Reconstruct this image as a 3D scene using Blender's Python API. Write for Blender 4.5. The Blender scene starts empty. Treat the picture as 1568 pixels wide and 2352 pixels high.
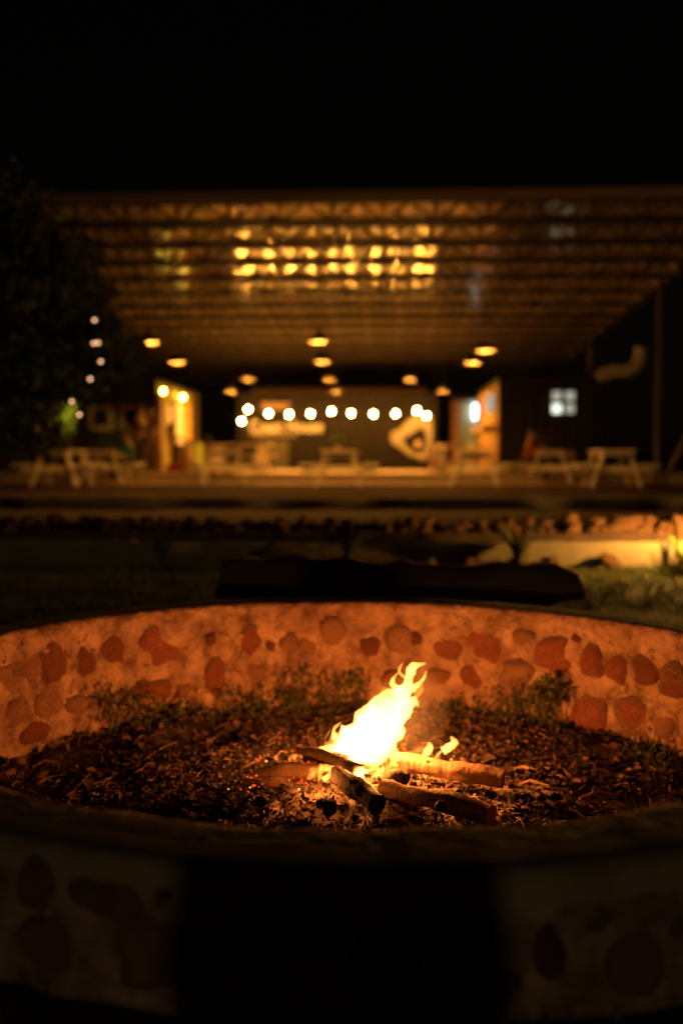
import bpy, bmesh, math, random
from mathutils import Vector, Matrix, noise, Euler
R = math.radians
PI = math.pi
rnd = random.Random(7)
S = bpy.context.scene
COL = S.collection

# ------------------------------------------------------------------ camera
CZ = 1.04                      # camera height above the lawn
F = 2285.7                     # focal length in pixels of a 1568 x 2351 picture
YAW, PITCH = R(2.4), R(3.19)
cam = bpy.data.cameras.new('camera'); camo = bpy.data.objects.new('camera', cam); COL.objects.link(camo)
cam.sensor_fit = 'VERTICAL'; cam.sensor_height = 36; cam.sensor_width = 24; cam.lens = 35
cam.clip_start = 0.02; cam.clip_end = 1500
camo.location = (0, 0, CZ); camo.rotation_euler = (PI/2 - PITCH, 0, YAW)
cam.dof.use_dof = True; cam.dof.focus_distance = 3.62; cam.dof.aperture_fstop = 0.90
S.camera = camo

# ------------------------------------------------------------------ world: a night sky
w = bpy.data.worlds.new('World'); S.world = w; w.use_nodes = True
wn = w.node_tree.nodes; wl = w.node_tree.links; wn.clear()
sky = wn.new('ShaderNodeTexSky'); sky.sky_type = 'NISHITA'; sky.sun_disc = False
sky.sun_elevation = R(12); sky.sun_rotation = R(200)
bg = wn.new('ShaderNodeBackground'); bg.inputs[1].default_value = 0.00035
wo = wn.new('ShaderNodeOutputWorld')
tint = wn.new('ShaderNodeMix'); tint.data_type = 'RGBA'; tint.blend_type = 'MULTIPLY'
tint.inputs[0].default_value = 1.0; tint.inputs[7].default_value = (1.0, 0.55, 0.28, 1)
wl.new(sky.outputs[0], tint.inputs[6]); wl.new(tint.outputs[2], bg.inputs[0]); wl.new(bg.outputs[0], wo.inputs[0])
moon = bpy.data.lights.new('sun', 'SUN'); moon.energy = 0.0006; moon.angle = R(0.5); moon.color = (1, .9, .8)
moono = bpy.data.objects.new('sun', moon); COL.objects.link(moono); moono.rotation_euler = (R(78), 0, R(-20))

S.view_settings.view_transform = 'Standard'; S.view_settings.look = 'None'
S.view_settings.exposure = 0; S.view_settings.gamma = 1; S.view_settings.use_curve_mapping = False
S.render.engine = 'CYCLES'
cy = S.cycles
cy.use_denoising = True
try: cy.denoiser = 'OPENIMAGEDENOISE'
except Exception: pass
cy.use_adaptive_sampling = False
cy.max_bounces = 6; cy.diffuse_bounces = 3; cy.glossy_bounces = 3; cy.transmission_bounces = 4; cy.volume_bounces = 0
cy.transparent_max_bounces = 16
cy.sample_clamp_indirect = 4.0; cy.caustics_reflective = False; cy.caustics_refractive = False
cy.blur_glossy = 0.05
try: cy.use_light_tree = True
except Exception: pass

CAMROT = Euler((PI/2 - PITCH, 0, YAW)).to_matrix()
def ray(x, y):
    return (CAMROT @ Vector((x - 784, 1175.5 - y, -F))).normalized()
def at(x, y, Y):                 # the point seen at picture position x, y that lies Y metres away
    d = ray(x, y); return Vector((0, 0, CZ)) + d * (Y / d.y)
def onz(x, y, z):
    d = ray(x, y); return Vector((0, 0, CZ)) + d * ((z - CZ) / d.z)

# ------------------------------------------------------------------ materials
def mat(name, c, rough=.8, metal=0, c2=None, scale=8, bump=0, bscale=None, emit=None, es=0, detail=6, spec=.5, stretch=None):
    m = bpy.data.materials.new(name); m.use_nodes = True
    n, l = m.node_tree.nodes, m.node_tree.links
    b = n['Principled BSDF']
    b.inputs['Base Color'].default_value = (*c, 1); b.inputs['Roughness'].default_value = rough
    b.inputs['Metallic'].default_value = metal; b.inputs['Specular IOR Level'].default_value = spec
    tc = n.new('ShaderNodeTexCoord'); mp = n.new('ShaderNodeMapping'); l.new(tc.outputs['Object'], mp.inputs[0])
    if stretch: mp.inputs['Scale'].default_value = stretch
    if c2:
        t = n.new('ShaderNodeTexNoise'); t.inputs['Scale'].default_value = scale; t.inputs['Detail'].default_value = detail
        t.inputs['Roughness'].default_value = .65
        r = n.new('ShaderNodeValToRGB'); r.color_ramp.elements[0].position = .35; r.color_ramp.elements[1].position = .65
        r.color_ramp.elements[0].color = (*c, 1); r.color_ramp.elements[1].color = (*c2, 1)
        l.new(mp.outputs[0], t.inputs[0]); l.new(t.outputs[0], r.inputs[0]); l.new(r.outputs[0], b.inputs['Base Color'])
    if name == 'mortar':
        vo = n.new('ShaderNodeTexVoronoi'); vo.feature = 'DISTANCE_TO_EDGE'; vo.inputs['Scale'].default_value = 7.5
        nz = n.new('ShaderNodeTexNoise'); nz.inputs['Scale'].default_value = 5; nz.inputs['Detail'].default_value = 6
        mm = n.new('ShaderNodeMix'); mm.data_type = 'RGBA'; mm.inputs[0].default_value = .25
        l.new(mp.outputs[0], nz.inputs[0]); l.new(mp.outputs[0], mm.inputs[6]); l.new(nz.outputs['Color'], mm.inputs[7]); l.new(mm.outputs[2], vo.inputs['Vector'])
        cr = n.new('ShaderNodeValToRGB'); cr.color_ramp.elements[0].position = .0; cr.color_ramp.elements[1].position = .09
        cr.color_ramp.elements[0].color = (.55, .48, .44, 1); cr.color_ramp.elements[1].color = (1, 1, 1, 1)
        l.new(vo.outputs[0], cr.inputs[0]); mu = n.new('ShaderNodeMix'); mu.data_type = 'RGBA'; mu.blend_type = 'MULTIPLY'
        n3 = n.new('ShaderNodeTexNoise'); n3.inputs['Scale'].default_value = 2.4; l.new(mp.outputs[0], n3.inputs[0])
        r3 = n.new('ShaderNodeValToRGB'); r3.color_ramp.elements[0].position = .42; r3.color_ramp.elements[1].position = .6
        l.new(n3.outputs[0], r3.inputs[0]); l.new(r3.outputs[0], mu.inputs[0])
        l.new(r.outputs[0], mu.inputs[6]); l.new(cr.outputs[0], mu.inputs[7]); l.new(mu.outputs[2], b.inputs['Base Color'])
    if bump:
        t = n.new('ShaderNodeTexNoise'); t.inputs['Scale'].default_value = bscale or scale * 4; t.inputs['Detail'].default_value = 5
        u = n.new('ShaderNodeBump'); u.inputs['Strength'].default_value = bump; u.inputs['Distance'].default_value = .03 if name == 'mortar' else .01
        l.new(mp.outputs[0], t.inputs[0]); l.new(t.outputs[0], u.inputs['Height']); l.new(u.outputs[0], b.inputs['Normal'])
    if emit:
        b.inputs['Emission Color'].default_value = (*emit, 1); b.inputs['Emission Strength'].default_value = es
    return m
def emat(name, c, s):
    m = bpy.data.materials.new(name); m.use_nodes = True
    n, l = m.node_tree.nodes, m.node_tree.links; n.clear()
    e = n.new('ShaderNodeEmission'); e.inputs[0].default_value = (*c, 1); e.inputs[1].default_value = s
    o = n.new('ShaderNodeOutputMaterial'); l.new(e.outputs[0], o.inputs[0]); return m
def vmat(name, c, s, dens=0):
    m = bpy.data.materials.new(name); m.use_nodes = True
    n, l = m.node_tree.nodes, m.node_tree.links; n.clear()
    o = n.new('ShaderNodeOutputMaterial')
    if dens:
        v = n.new('ShaderNodeVolumeScatter'); v.inputs['Color'].default_value = (*c, 1); v.inputs['Density'].default_value = dens
        v.inputs['Anisotropy'].default_value = 0.3
    else:
        v = n.new('ShaderNodeEmission'); v.inputs[0].default_value = (*c, 1); v.inputs[1].default_value = s
    l.new(v.outputs[0], o.inputs['Volume']); return m

M = dict(
    mortar=mat('mortar', (.13, .068, .045), .95, c2=(.40, .265, .18), scale=8, bump=1.0, bscale=22),
    cap=mat('cap_render', (.20, .15, .115), .95, c2=(.32, .24, .18), scale=5, bump=.5, bscale=50),
    redstone=mat('red_stone', (.15, .045, .026), .9, c2=(.33, .115, .065), scale=10, bump=1, bscale=40),
    darkstone=mat('dark_stone', (.12, .036, .022), .9, c2=(.25, .095, .055), scale=10, bump=1, bscale=40),
    tanstone=mat('tan_stone', (.20, .095, .06), .9, c2=(.40, .22, .14), scale=10, bump=1, bscale=40),
    frame_dim=mat('faded_board', (.10, .06, .035), .8, c2=(.13, .08, .05), scale=6),
    gap=mat('gap_shade_grit', (.05, .022, .014), .95, c2=(.36, .21, .14), scale=11, bump=1, bscale=50),  # dark colour standing for shade in the stone gaps, also used for grit
    soil=mat('pit_soil', (.02, .013, .009), .95, c2=(.06, .036, .024), scale=22, bump=1, bscale=90),
    ash=mat('ash', (.16, .12, .095), .95, c2=(.36, .28, .22), scale=30, bump=1, bscale=120),
    leafa=mat('dry_leaf', (.08, .04, .022), .85, c2=(.15, .075, .04), scale=20),
    leafb=mat('dark_leaf', (.022, .013, .009), .9, c2=(.045, .025, .016), scale=20),
    bark=mat('log_bark', (.11, .065, .04), .9, c2=(.2, .115, .07), scale=14, bump=.8, bscale=60, stretch=(1, 1, .2)),
    wood=mat('bare_wood', (.30, .18, .11), .8, c2=(.42, .26, .16), scale=12, bump=.5, bscale=60, stretch=(1, 1, .15)),
    char=mat('charred_wood', (.012, .009, .008), .95, c2=(.05, .035, .028), scale=25, bump=1, bscale=80),
    cut=mat('cut_wood', (.20, .11, .065), .9, c2=(.3, .17, .1), scale=40),
    weed=mat('weed_leaf', (.028, .036, .010), .75, c2=(.06, .075, .02), scale=30),
    blade=mat('grass_blade', (.10, .13, .04), .6, c2=(.17, .17, .06), scale=15),
    lawn=mat('lawn_soil', (.035, .042, .008), .95, c2=(.07, .075, .015), scale=4, bump=1, bscale=25),
    lawnblade=mat('lawn_grass', (.09, .12, .012), .7, c2=(.16, .18, .02), scale=3),
    concrete=mat('concrete', (.26, .21, .16), .9, c2=(.36, .30, .23), scale=3, bump=.4),
    paving=mat('dark_paving', (.03, .02, .015), 1, c2=(.045, .03, .022), scale=2, bump=.3, spec=.05),
    deck=mat('terrace_floor', (.42, .33, .24), .8, c2=(.52, .42, .31), scale=1.5, bump=.2, spec=.2),
    bed=mat('bed_soil', (.05, .032, .022), .95, c2=(.10, .06, .04), scale=6, bump=1),
    rubble=mat('rubble_stone', (.07, .03, .018), .95, c2=(.24, .11, .065), scale=8, bump=1, bscale=25),
    benchlog=mat('bench_log', (.14, .07, .05), .9, c2=(.26, .13, .09), scale=5, bump=.8, stretch=(.2, 1, 1)),
    steel=mat('dark_steel', (.025, .02, .018), .55, metal=.3),
    fascia=mat('brown_fascia', (.12, .085, .06), .7, c2=(.16, .11, .08), scale=1),
    dark=mat('dark_cladding', (.04, .038, .024), .8, c2=(.055, .05, .032), scale=2, spec=.1),
    darksign=mat('black_cladding', (.008, .007, .006), .7, c2=(.011, .009, .008), scale=2, spec=.08),
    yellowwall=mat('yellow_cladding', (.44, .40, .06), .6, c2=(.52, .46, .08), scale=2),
    tablewood=mat('table_wood', (.66, .57, .46), .6, c2=(.78, .68, .56), scale=5, stretch=(1, .2, 1)),
    frame=mat('window_timber', (.30, .18, .10), .7, c2=(.38, .23, .13), scale=6),
    white=mat('white_paint', (.75, .72, .66), .6, c2=(.8, .77, .7), scale=4),
    glassdark=mat('dark_pane', (.01, .01, .012), .08),
    duct=mat('shiny_duct', (.9, .88, .84), .25, metal=.25, bump=1, bscale=14),
    shade=mat('lamp_shade', (.03, .028, .025), .5),
    shadein=mat('shade_lining', (.12, .10, .085), .6),
    cable=mat('cable', (.02, .02, .02), .7),
    skin=mat('skin', (.38, .2, .13), .6, c2=(.42, .23, .15), scale=9),
    hair=mat('hair', (.015, .01, .008), .6, c2=(.03, .02, .015), scale=40),
    teal=mat('teal_cloth', (.01, .14, .10), .9, c2=(.02, .18, .13), scale=20),
    darkcloth=mat('dark_cloth', (.03, .02, .018), .9, c2=(.045, .03, .025), scale=20),
    browncloth=mat('brown_cloth', (.16, .07, .035), .9, c2=(.2, .09, .05), scale=20),
    redcloth=mat('red_cloth', (.3, .05, .025), .9, c2=(.35, .07, .04), scale=20),
    palegreen=mat('pale_green_paint', (.46, .58, .48), .6, c2=(.5, .62, .52), scale=3),
    redplastic=mat('red_plastic', (.40, .045, .03), .45, c2=(.45, .06, .04), scale=3),
    clay=mat('clay', (.42, .22, .10), .7, c2=(.5, .27, .13), scale=8),
    treeleaf=mat('tree_leaf', (.022, .038, .010), .5, c2=(.045, .06, .016), scale=3),
    limeleaf=mat('lime_leaf', (.16, .22, .03), .6, c2=(.24, .28, .04), scale=5),
    trunk=mat('tree_bark', (.05, .035, .025), .95, c2=(.09, .06, .045), scale=8, bump=1),
    greenglass=mat('green_leaf_bright', (.08, .16, .02), .4, c2=(.12, .2, .03), scale=8),
)
# galvanised roof sheet: glossy, slightly dented
m = bpy.data.materials.new('roof_sheet'); m.use_nodes = True
n, l = m.node_tree.nodes, m.node_tree.links; b = n['Principled BSDF']
b.inputs['Base Color'].default_value = (.6, .47, .30, 1); b.inputs['Metallic'].default_value = .4; b.inputs['Roughness'].default_value = .15
tc = n.new('ShaderNodeTexCoord'); t = n.new('ShaderNodeTexNoise'); t.inputs['Scale'].default_value = 4.5; t.inputs['Detail'].default_value = 3
u = n.new('ShaderNodeBump'); u.inputs['Strength'].default_value = .35; u.inputs['Distance'].default_value = .02
l.new(tc.outputs['Object'], t.inputs[0]); l.new(t.outputs[0], u.inputs['Height']); l.new(u.outputs[0], b.inputs['Normal'])
M['sheet'] = m
E = dict(
    bulb=emat('bulb_glow', (1, .40, .055), 1500),
    pbulb=emat('pendant_bulb_glow', (1, .38, .045), 3000),
    wallbulb=emat('wall_bulb_glow', (1, .74, .08), 130),
    tube=emat('white_light_panel', (.86, 1, .92), 5.0),
    pane=emat('lit_pane', (.85, .82, .62), .5),
    panebright=emat('bright_lit_pane', (.9, 1, .78), 1.6),
    treebulb=emat('small_bulb_glow', (1, .52, .26), 4),
    treebulbdim=emat('dim_bulb_glow', (1, .5, .25), 4),
    garden=emat('garden_lamp_glow', (1, .46, .07), 7000),
    back=emat('post_lamp_glow', (1, .70, .3), 290),
    ember=emat('ember_glow', (1, .09, .01), 1.3),
    emberhot=emat('hot_ember_glow', (1, .3, .05), 3.0),
)

# ------------------------------------------------------------------ helpers
class MB:
    def __init__(s): s.v = []; s.f = []; s.mi = []
    def add(s, vs, fs, mi=0):
        o = len(s.v); s.v += [tuple(v) for v in vs]; s.f += [tuple(i + o for i in f) for f in fs]; s.mi += [mi] * len(fs)
    def box(s, c, d, rot=None, mi=0):
        hx, hy, hz = d[0]/2, d[1]/2, d[2]/2
        vs = [Vector((x, y, z)) for x in (-hx, hx) for y in (-hy, hy) for z in (-hz, hz)]
        if rot: q = Euler(rot).to_matrix(); vs = [q @ v for v in vs]
        c = Vector(c); s.add([v + c for v in vs], [(0, 1, 3, 2), (4, 6, 7, 5), (0, 4, 5, 1), (2, 3, 7, 6), (0, 2, 6, 4), (1, 5, 7, 3)], mi)
    def bar(s, a, b, w, h=None, mi=0):
        a, b = Vector(a), Vector(b); h = h or w; d = (b - a).normalized()
        up = Vector((0, 0, 1)) if abs(d.z) < .95 else Vector((0, 1, 0))
        x = d.cross(up).normalized() * w/2; y = x.cross(d).normalized() * h/2
        vs = [p + i*x + j*y for p in (a, b) for i, j in ((-1, -1), (1, -1), (1, 1), (-1, 1))]
        s.add(vs, [(0, 1, 2, 3), (7, 6, 5, 4), (0, 4, 5, 1), (1, 5, 6, 2), (2, 6, 7, 3), (3, 7, 4, 0)], mi)
    def tube(s, pts, rads, n=10, cap=True, jit=0, mi=0):
        pts = [Vector(p) for p in pts]; rings = []; prev = None
        for i, p in enumerate(pts):
            d = (pts[min(i+1, len(pts)-1)] - pts[max(i-1, 0)]).normalized()
            if prev is None:
                x = d.cross(Vector((0, 0, 1)) if abs(d.z) < .9 else Vector((1, 0, 0))).normalized()
            else:
                x = (prev - prev.dot(d) * d).normalized()
            prev = x; y = d.cross(x)
            r = rads[i] if hasattr(rads, '__len__') else rads
            ring = []
            for k in range(n):
                a = 2*PI*k/n; v = p + (x*math.cos(a) + y*math.sin(a)) * r
                if jit: v += noise.noise_vector(v * (6/ max(.02, 1)) + Vector((3, 1, 7))) * jit
                ring.append(v)
            rings.append(ring)
        vs = [v for r_ in rings for v in r_]; fs = []
        for i in range(len(pts)-1):
            for k in range(n):
                fs.append((i*n+k, i*n+(k+1) % n, (i+1)*n+(k+1) % n, (i+1)*n+k))
        if cap:
            fs.append(tuple(reversed(range(n)))); fs.append(tuple((len(pts)-1)*n + k for k in range(n)))
        s.add(vs, fs, mi)
    def lathe(s, c, prof, n=16, mi=0, cap=True):
        c = Vector(c); vs = []; fs = []
        for r_, z in prof:
            for k in range(n):
                a = 2*PI*k/n; vs.append(c + Vector((r_*math.cos(a), r_*math.sin(a), z)))
        for i in range(len(prof)-1):
            for k in range(n): fs.append((i*n+k, i*n+(k+1) % n, (i+1)*n+(k+1) % n, (i+1)*n+k))
        if cap:
            fs.append(tuple(reversed(range(n)))); fs.append(tuple((len(prof)-1)*n + k for k in range(n)))
        s.add(vs, fs, mi)
    def mesh(s, name, mats, smooth=False):
        me = bpy.data.meshes.new(name); me.from_pydata(s.v, [], s.f)
        for m_ in (mats if isinstance(mats, (list, tuple)) else [mats]): me.materials.append(m_)
        if any(s.mi): me.polygons.foreach_set('material_index', s.mi)
        if smooth: me.polygons.foreach_set('use_smooth', [True]*len(me.polygons))
        me.update(); return me
    def build(s, name, mats, parent=None, smooth=False, loc=None):
        return link(name, s.mesh(name, mats, smooth), parent, loc)
def link(name, data, parent=None, loc=None):
    o = bpy.data.objects.new(name, data); COL.objects.link(o)
    if parent: o.parent = parent
    if loc is not None: o.location = loc
    return o
def tag(o, label=None, cat=None, group=None, kind=None):
    if label: o['label'] = label
    if cat: o['category'] = cat
    if group: o['group'] = group
    if kind: o['kind'] = kind
    return o
def empty(name, loc, label, cat, group=None, rz=0):
    o = link(name, None, None, loc); o.rotation_euler = (0, 0, rz); o.empty_display_size = .1
    return tag(o, label, cat, group)
def tree_copy(o, parent=None):
    c = o.copy(); COL.objects.link(c)
    if parent: c.parent = parent
    for ch in list(o.children): tree_copy(ch, c)
    return c
def ico(sub=2):
    bm = bmesh.new(); bmesh.ops.create_icosphere(bm, subdivisions=sub, radius=1)
    vs = [v.co.copy() for v in bm.verts]; fs = [tuple(v.index for v in f.verts) for f in bm.faces]; bm.free(); return vs, fs
ICO1, ICO2, ICO3 = ico(1), ico(2), ico(3)
def lump(name, m_, seed, sub=ICO2, amt=.3, boxy=.0, freq=1.1):
    off = Vector((seed*3.7, seed*1.3, seed*.7)); vs = []
    for v in sub[0]:
        q = v.copy()
        if boxy: mx = max(abs(q.x), abs(q.y), abs(q.z)); q = q.lerp(q/mx*.85, boxy)
        k = 1 + amt*noise.noise(v*freq + off) + amt*.4*noise.noise(v*freq*2.7 + off)
        vs.append(q*k)
    ax = [(min(v[i] for v in vs), max(v[i] for v in vs)) for i in range(3)]
    vs = [Vector([2*(v[i]-ax[i][0])/(ax[i][1]-ax[i][0])-1 for i in range(3)]) for v in vs]
    b_ = MB(); b_.add(vs, sub[1]); return b_.mesh(name, m_, True)
def fbm(x, y, f, o=3, s=0):
    a = 0; k = 1
    for i in range(o): a += noise.noise(Vector((x*f+s, y*f-s, s*1.7)))*k; k *= .5; f *= 2.1
    return a

# ------------------------------------------------------------------ the pit's measures
RIM = .24; FLOORZ = -.34
pf = onz(800, 1383, RIM); pn = onz(784, 1905, RIM)
PC = Vector(((pf.x+pn.x)/2 + .0, (pf.y+pn.y)/2, 0)); RIN = (pf.y - pn.y)/2; WALLT = .245; ROUT = RIN + WALLT
def rin(a):
    d = (a - R(-121) + PI) % (2*PI) - PI
    return RIN + .008*math.sin(3*a+1) + .006*math.sin(5*a+.4) - .075*math.exp(-(d/.42)**2)
def wall_hit(x, y):              # where the sight line meets the far inner face
    d = ray(x, y); o = Vector((0, 0, CZ)) - PC; o.z = CZ
    A = d.x*d.x + d.y*d.y; B = 2*(o.x*d.x + o.y*d.y); C_ = o.x*o.x + o.y*o.y - RIN*RIN
    t_ = (-B + math.sqrt(max(0, B*B - 4*A*C_)))/(2*A); return Vector((0, 0, CZ)) + d*t_

# ------------------------------------------------------------------ ground
def pit_floor_z(x, y):
    dx, dy = x-PC.x, y-PC.y; r_ = math.hypot(dx, dy)
    z = FLOORZ + .05*fbm(x, y, 1.3, 3, 2) + .018*fbm(x, y, 9, 3, 5)
    z += .03*max(0, (r_-RIN*.72)/(RIN*.28))**2
    gx, gy = x-FX, y-(FY-.18); g = math.exp(-(gx*gx*5 + gy*gy*11)); z += .075*g
    return z
fb = onz(835, 1790, FLOORZ+.03); FX, FY = fb.x, fb.y

b = MB(); N = 230; ext = RIN+.06; vs = []; idx = {}; fs = []
for j in range(N+1):
    for i in range(N+1):
        x = PC.x - ext + 2*ext*i/N; y = PC.y - ext + 2*ext*j/N
        if math.hypot(x-PC.x, y-PC.y) < ext:
            idx[i, j] = len(vs)
            vs.append((x, y, pit_floor_z(x, y) + .012*abs(noise.noise(Vector((x*38, y*38, 1)))) + rnd.uniform(-.003, .003)))
for j in range(N):
    for i in range(N):
        q = [(i, j), (i+1, j), (i+1, j+1), (i, j+1)]
        if all(k in idx for k in q): fs.append(tuple(idx[k] for k in q))
b.add(vs, fs); o = b.build('pit_ground', M['soil'], smooth=True); tag(o, kind='structure')

# lawn: rings from the pit's outer foot to the horizon, flattened under the terraces
b = MB(); NA = 128; radii = [ROUT-.06, ROUT+.05, 2.2, 2.6, 3.2, 4, 5, 6.5, 9, 14, 25, 50, 120, 400]
vs = []; fs = []
for r_ in radii:
    for k in range(NA):
        a = 2*PI*k/NA; x = PC.x + r_*math.cos(a); y = PC.y + r_*math.sin(a)
        vs.append((x, y, .03*fbm(x, y, .7, 2, 9) - (.07 if r_ < 2.3 else .01) if r_ < 9 else -.03))
for i in range(len(radii)-1):
    for k in range(NA): fs.append((i*NA+k, i*NA+(k+1) % NA, (i+1)*NA+(k+1) % NA, (i+1)*NA+k))
b.add(vs, fs); tag(b.build('lawn', M['lawn'], smooth=True), kind='structure')

# grass of the lawn (uncountable)
b = MB(); g = random.Random(3)
def blade(b, x, y, z, h, w_, lean, ang, mi=0):
    dx, dy = math.cos(ang), math.sin(ang); px, py = -dy*w_/2, dx*w_/2
    b.add([(x-px, y-py, z), (x+px, y+py, z), (x+dx*lean*.4+px*.7, y+dy*lean*.4+py*.7, z+h*.6), (x+dx*lean*.4-px*.7, y+dy*lean*.4-py*.7, z+h*.6), (x+dx*lean, y+dy*lean, z+h)],
          [(0, 1, 2, 3), (3, 2, 4)], mi)
cnt = 0
while cnt < 42000:
    x = g.uniform(-4.2, 4.2); y = g.uniform(1.6, 9.55)
    r_ = math.hypot(x-PC.x, y-PC.y)
    if r_ < ROUT+.02: continue
    if abs(x) > y*.45+.6: continue
    if y < PC.y and g.random() < .9: continue
    if noise.noise(Vector((x*1.5, y*1.5, 4))) < -.25 and g.random() < .8: continue
    blade(b, x, y, -.02 - (.05 if r_ < 2.3 else 0) + .03*fbm(x, y, .7, 2, 9), g.uniform(.02, .07), g.uniform(.004, .009), g.uniform(.0, .05), g.uniform(0, 2*PI)); cnt += 1
tag(b.build('grass', M['lawnblade']), 'short dark green lawn grass around the stone fire pit', 'grass', kind='stuff')

# terraces behind the lawn
KY = 9.55
def strip(name, x0, x1, y0, y1, z0, z1, m_, seed, cuts=(), nx=120, ny=6, amp=.03):
    b = MB(); vs = []; fs = []
    for j in range(ny+1):
        for i in range(nx+1):
            x = x0+(x1-x0)*i/nx; y = y0+(y1-y0)*j/ny
            vs.append((x, y, z0+(z1-z0)*j/ny + amp*fbm(x, y, 1.5, 3, seed)))
    for j in range(ny):
        for i in range(nx): k = j*(nx+1)+i; fs.append((k, k+1, k+nx+2, k+nx+1))
    b.add(vs, fs); return tag(b.build(name, m_, smooth=True), kind='structure')
strip('planting_bed', -9, 9, 10.35, 15.3, .34, .22, M['bed'], 4, ny=30)
def kerb(name, x0, x1, y, z0, z1, th, label):
    root = empty(name, (0, y, 0), label, 'kerb')
    x = x0; i = 0
    while x < x1:
        L = min(rnd.uniform(1.5, 2.1), x1-x); b = MB(); dz = rnd.uniform(-.012, .012)
        b.box((x+L/2-.006, th/2, (z0+z1)/2+dz), (L-.012, th, z1-z0), (0, 0, rnd.uniform(-.006, .006)))
        b.build('kerb_block', M['concrete'], root); x += L; i += 1
    return root
kerb('lower_kerb', -6, 6.5, KY, -.05, .215, .16, 'long low concrete kerb along the far edge of the lawn')
kerb('upper_kerb', -9, 9, 15.2, .05, .42, .2, 'concrete kerb edging the terrace in front of the picnic tables')
# rubble bank behind the lower kerb
root = empty('rubble_bank', (0, 9.72, 0), 'bank of rough reddish rubble stones behind the low lawn kerb', 'stone bank')
lm = [lump('stone', M['rubble'], 20+i, ICO3, .55, .35, 1.5) for i in range(7)]
x = -4.6
while x < 4.9:
    near_light = x > 1.8
    for row in range(4):
        sz = rnd.uniform(.06, .13) if near_light else rnd.uniform(.04, .09)
        o = link('stone', rnd.choice(lm), root, (x+rnd.uniform(-.06, .06), .10+row*.11+rnd.uniform(-.03, .03), .13+row*.075+rnd.uniform(-.03, .02)))
        o.scale = (sz*rnd.uniform(.9, 1.4), sz*.9, sz*rnd.uniform(.7, 1.15)); o.rotation_euler = (rnd.uniform(-.4, .4), rnd.uniform(-.5, .5), rnd.uniform(0, 6))
    x += rnd.uniform(.11, .2)
for i in range(16):
    sz = rnd.uniform(.13, .2); o = link('stone', rnd.choice(lm), root, (2.5+i*.15+rnd.uniform(-.1, .1), .26+rnd.uniform(-.05, .1), rnd.uniform(.2, .34)))
    o.scale = (sz*1.3, sz*.7, sz*rnd.uniform(.7, 1)); o.rotation_euler = (rnd.uniform(-.4, .4), rnd.uniform(-.5, .5), rnd.uniform(0, 6))
b = MB(); b.box((0, .33, .14), (9.9, .5, .28)); b.build('earth_backing', M['bed'], root)
# small stones fallen in front of the kerb
for i, (vx, vy) in enumerate([(1145, 1298), (1232, 1306), (1388, 1286), (1180, 1290), (1262, 1292), (1075, 1290), (985, 1292)]):
    p = onz(vx, vy, .04); p.y = min(p.y, KY-.08)
    o = link('loose_stone', lm[i % 7], None, (p.x, p.y, .04)); k = .05+.02*(i % 3); o.scale = (k*1.3, k, k)
    tag(o, 'reddish stone before the low kerb, ' + ['left of the spiky plant right of centre', 'just past the end of the felled log', 'biggest and lit, near the garden lamp', 'under the spiky plant right of centre', 'second one past the felled log', 'above the right half of the felled log', 'above the middle of the felled log'][i], 'stone', 'loose stones at the foot of the kerb')

# upper paving and raised terrace
b = MB(); b.box((0, 20.0, .32), (26, 9.2, .2)); tag(b.build('pavement', M['paving']), kind='structure')
b = MB(); b.box((-1, 33.0, .52), (24, 17.6, .2)); tag(b.build('terrace_floor', M['deck']), kind='structure')
b = MB(); b.box((-.5, 23.15, .412), (22, 2.2, .024)); tag(b.build('concrete_apron', M['deck']), kind='structure')
PZ, DZ = .42, .62

# ------------------------------------------------------------------ roof
RA, RB = 5.07+CZ, .051
def rz_(Y): return RA - RB*Y
XL, XR, Y0, Y1 = -10.2, 6.05, 16.45, 38
roof = empty('pavilion_roof', (0, 16.1, 0), 'wide open pavilion roof of metal sheet over rows of dark steel trusses', 'roof')
roof.location = (0, 0, 0)
b = MB(); n_ = int((XR-XL)/.3)
prof = []
x = XL
while x < XR:
    prof += [(x, 0), (x+.22, 0), (x+.235, .03), (x+.285, .03)]; x += .3
vs = []; fs = []
for Y in (Y0-.2, Y1):
    for px, pz in prof: vs.append((px, Y, rz_(Y)+pz))
k = len(prof)
fs = [(i, i+1, k+i+1, k+i) for i in range(k-1)]
b.add(vs, fs); b.build('roof_sheet', M['sheet'], roof)
b = MB(); b.bar((XL, Y0-.26, rz_(Y0)-.06), (XR+.1, Y0-.26, rz_(Y0)-.06), .1, .15); b.build('front_fascia', M['fascia'], roof)
b = MB(); b.bar((XR+.08, Y0-.3, rz_(Y0)-.02), (XR+.08, Y1, rz_(Y1)-.02), .08, .2); b.build('side_fascia', M['fascia'], roof)
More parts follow.
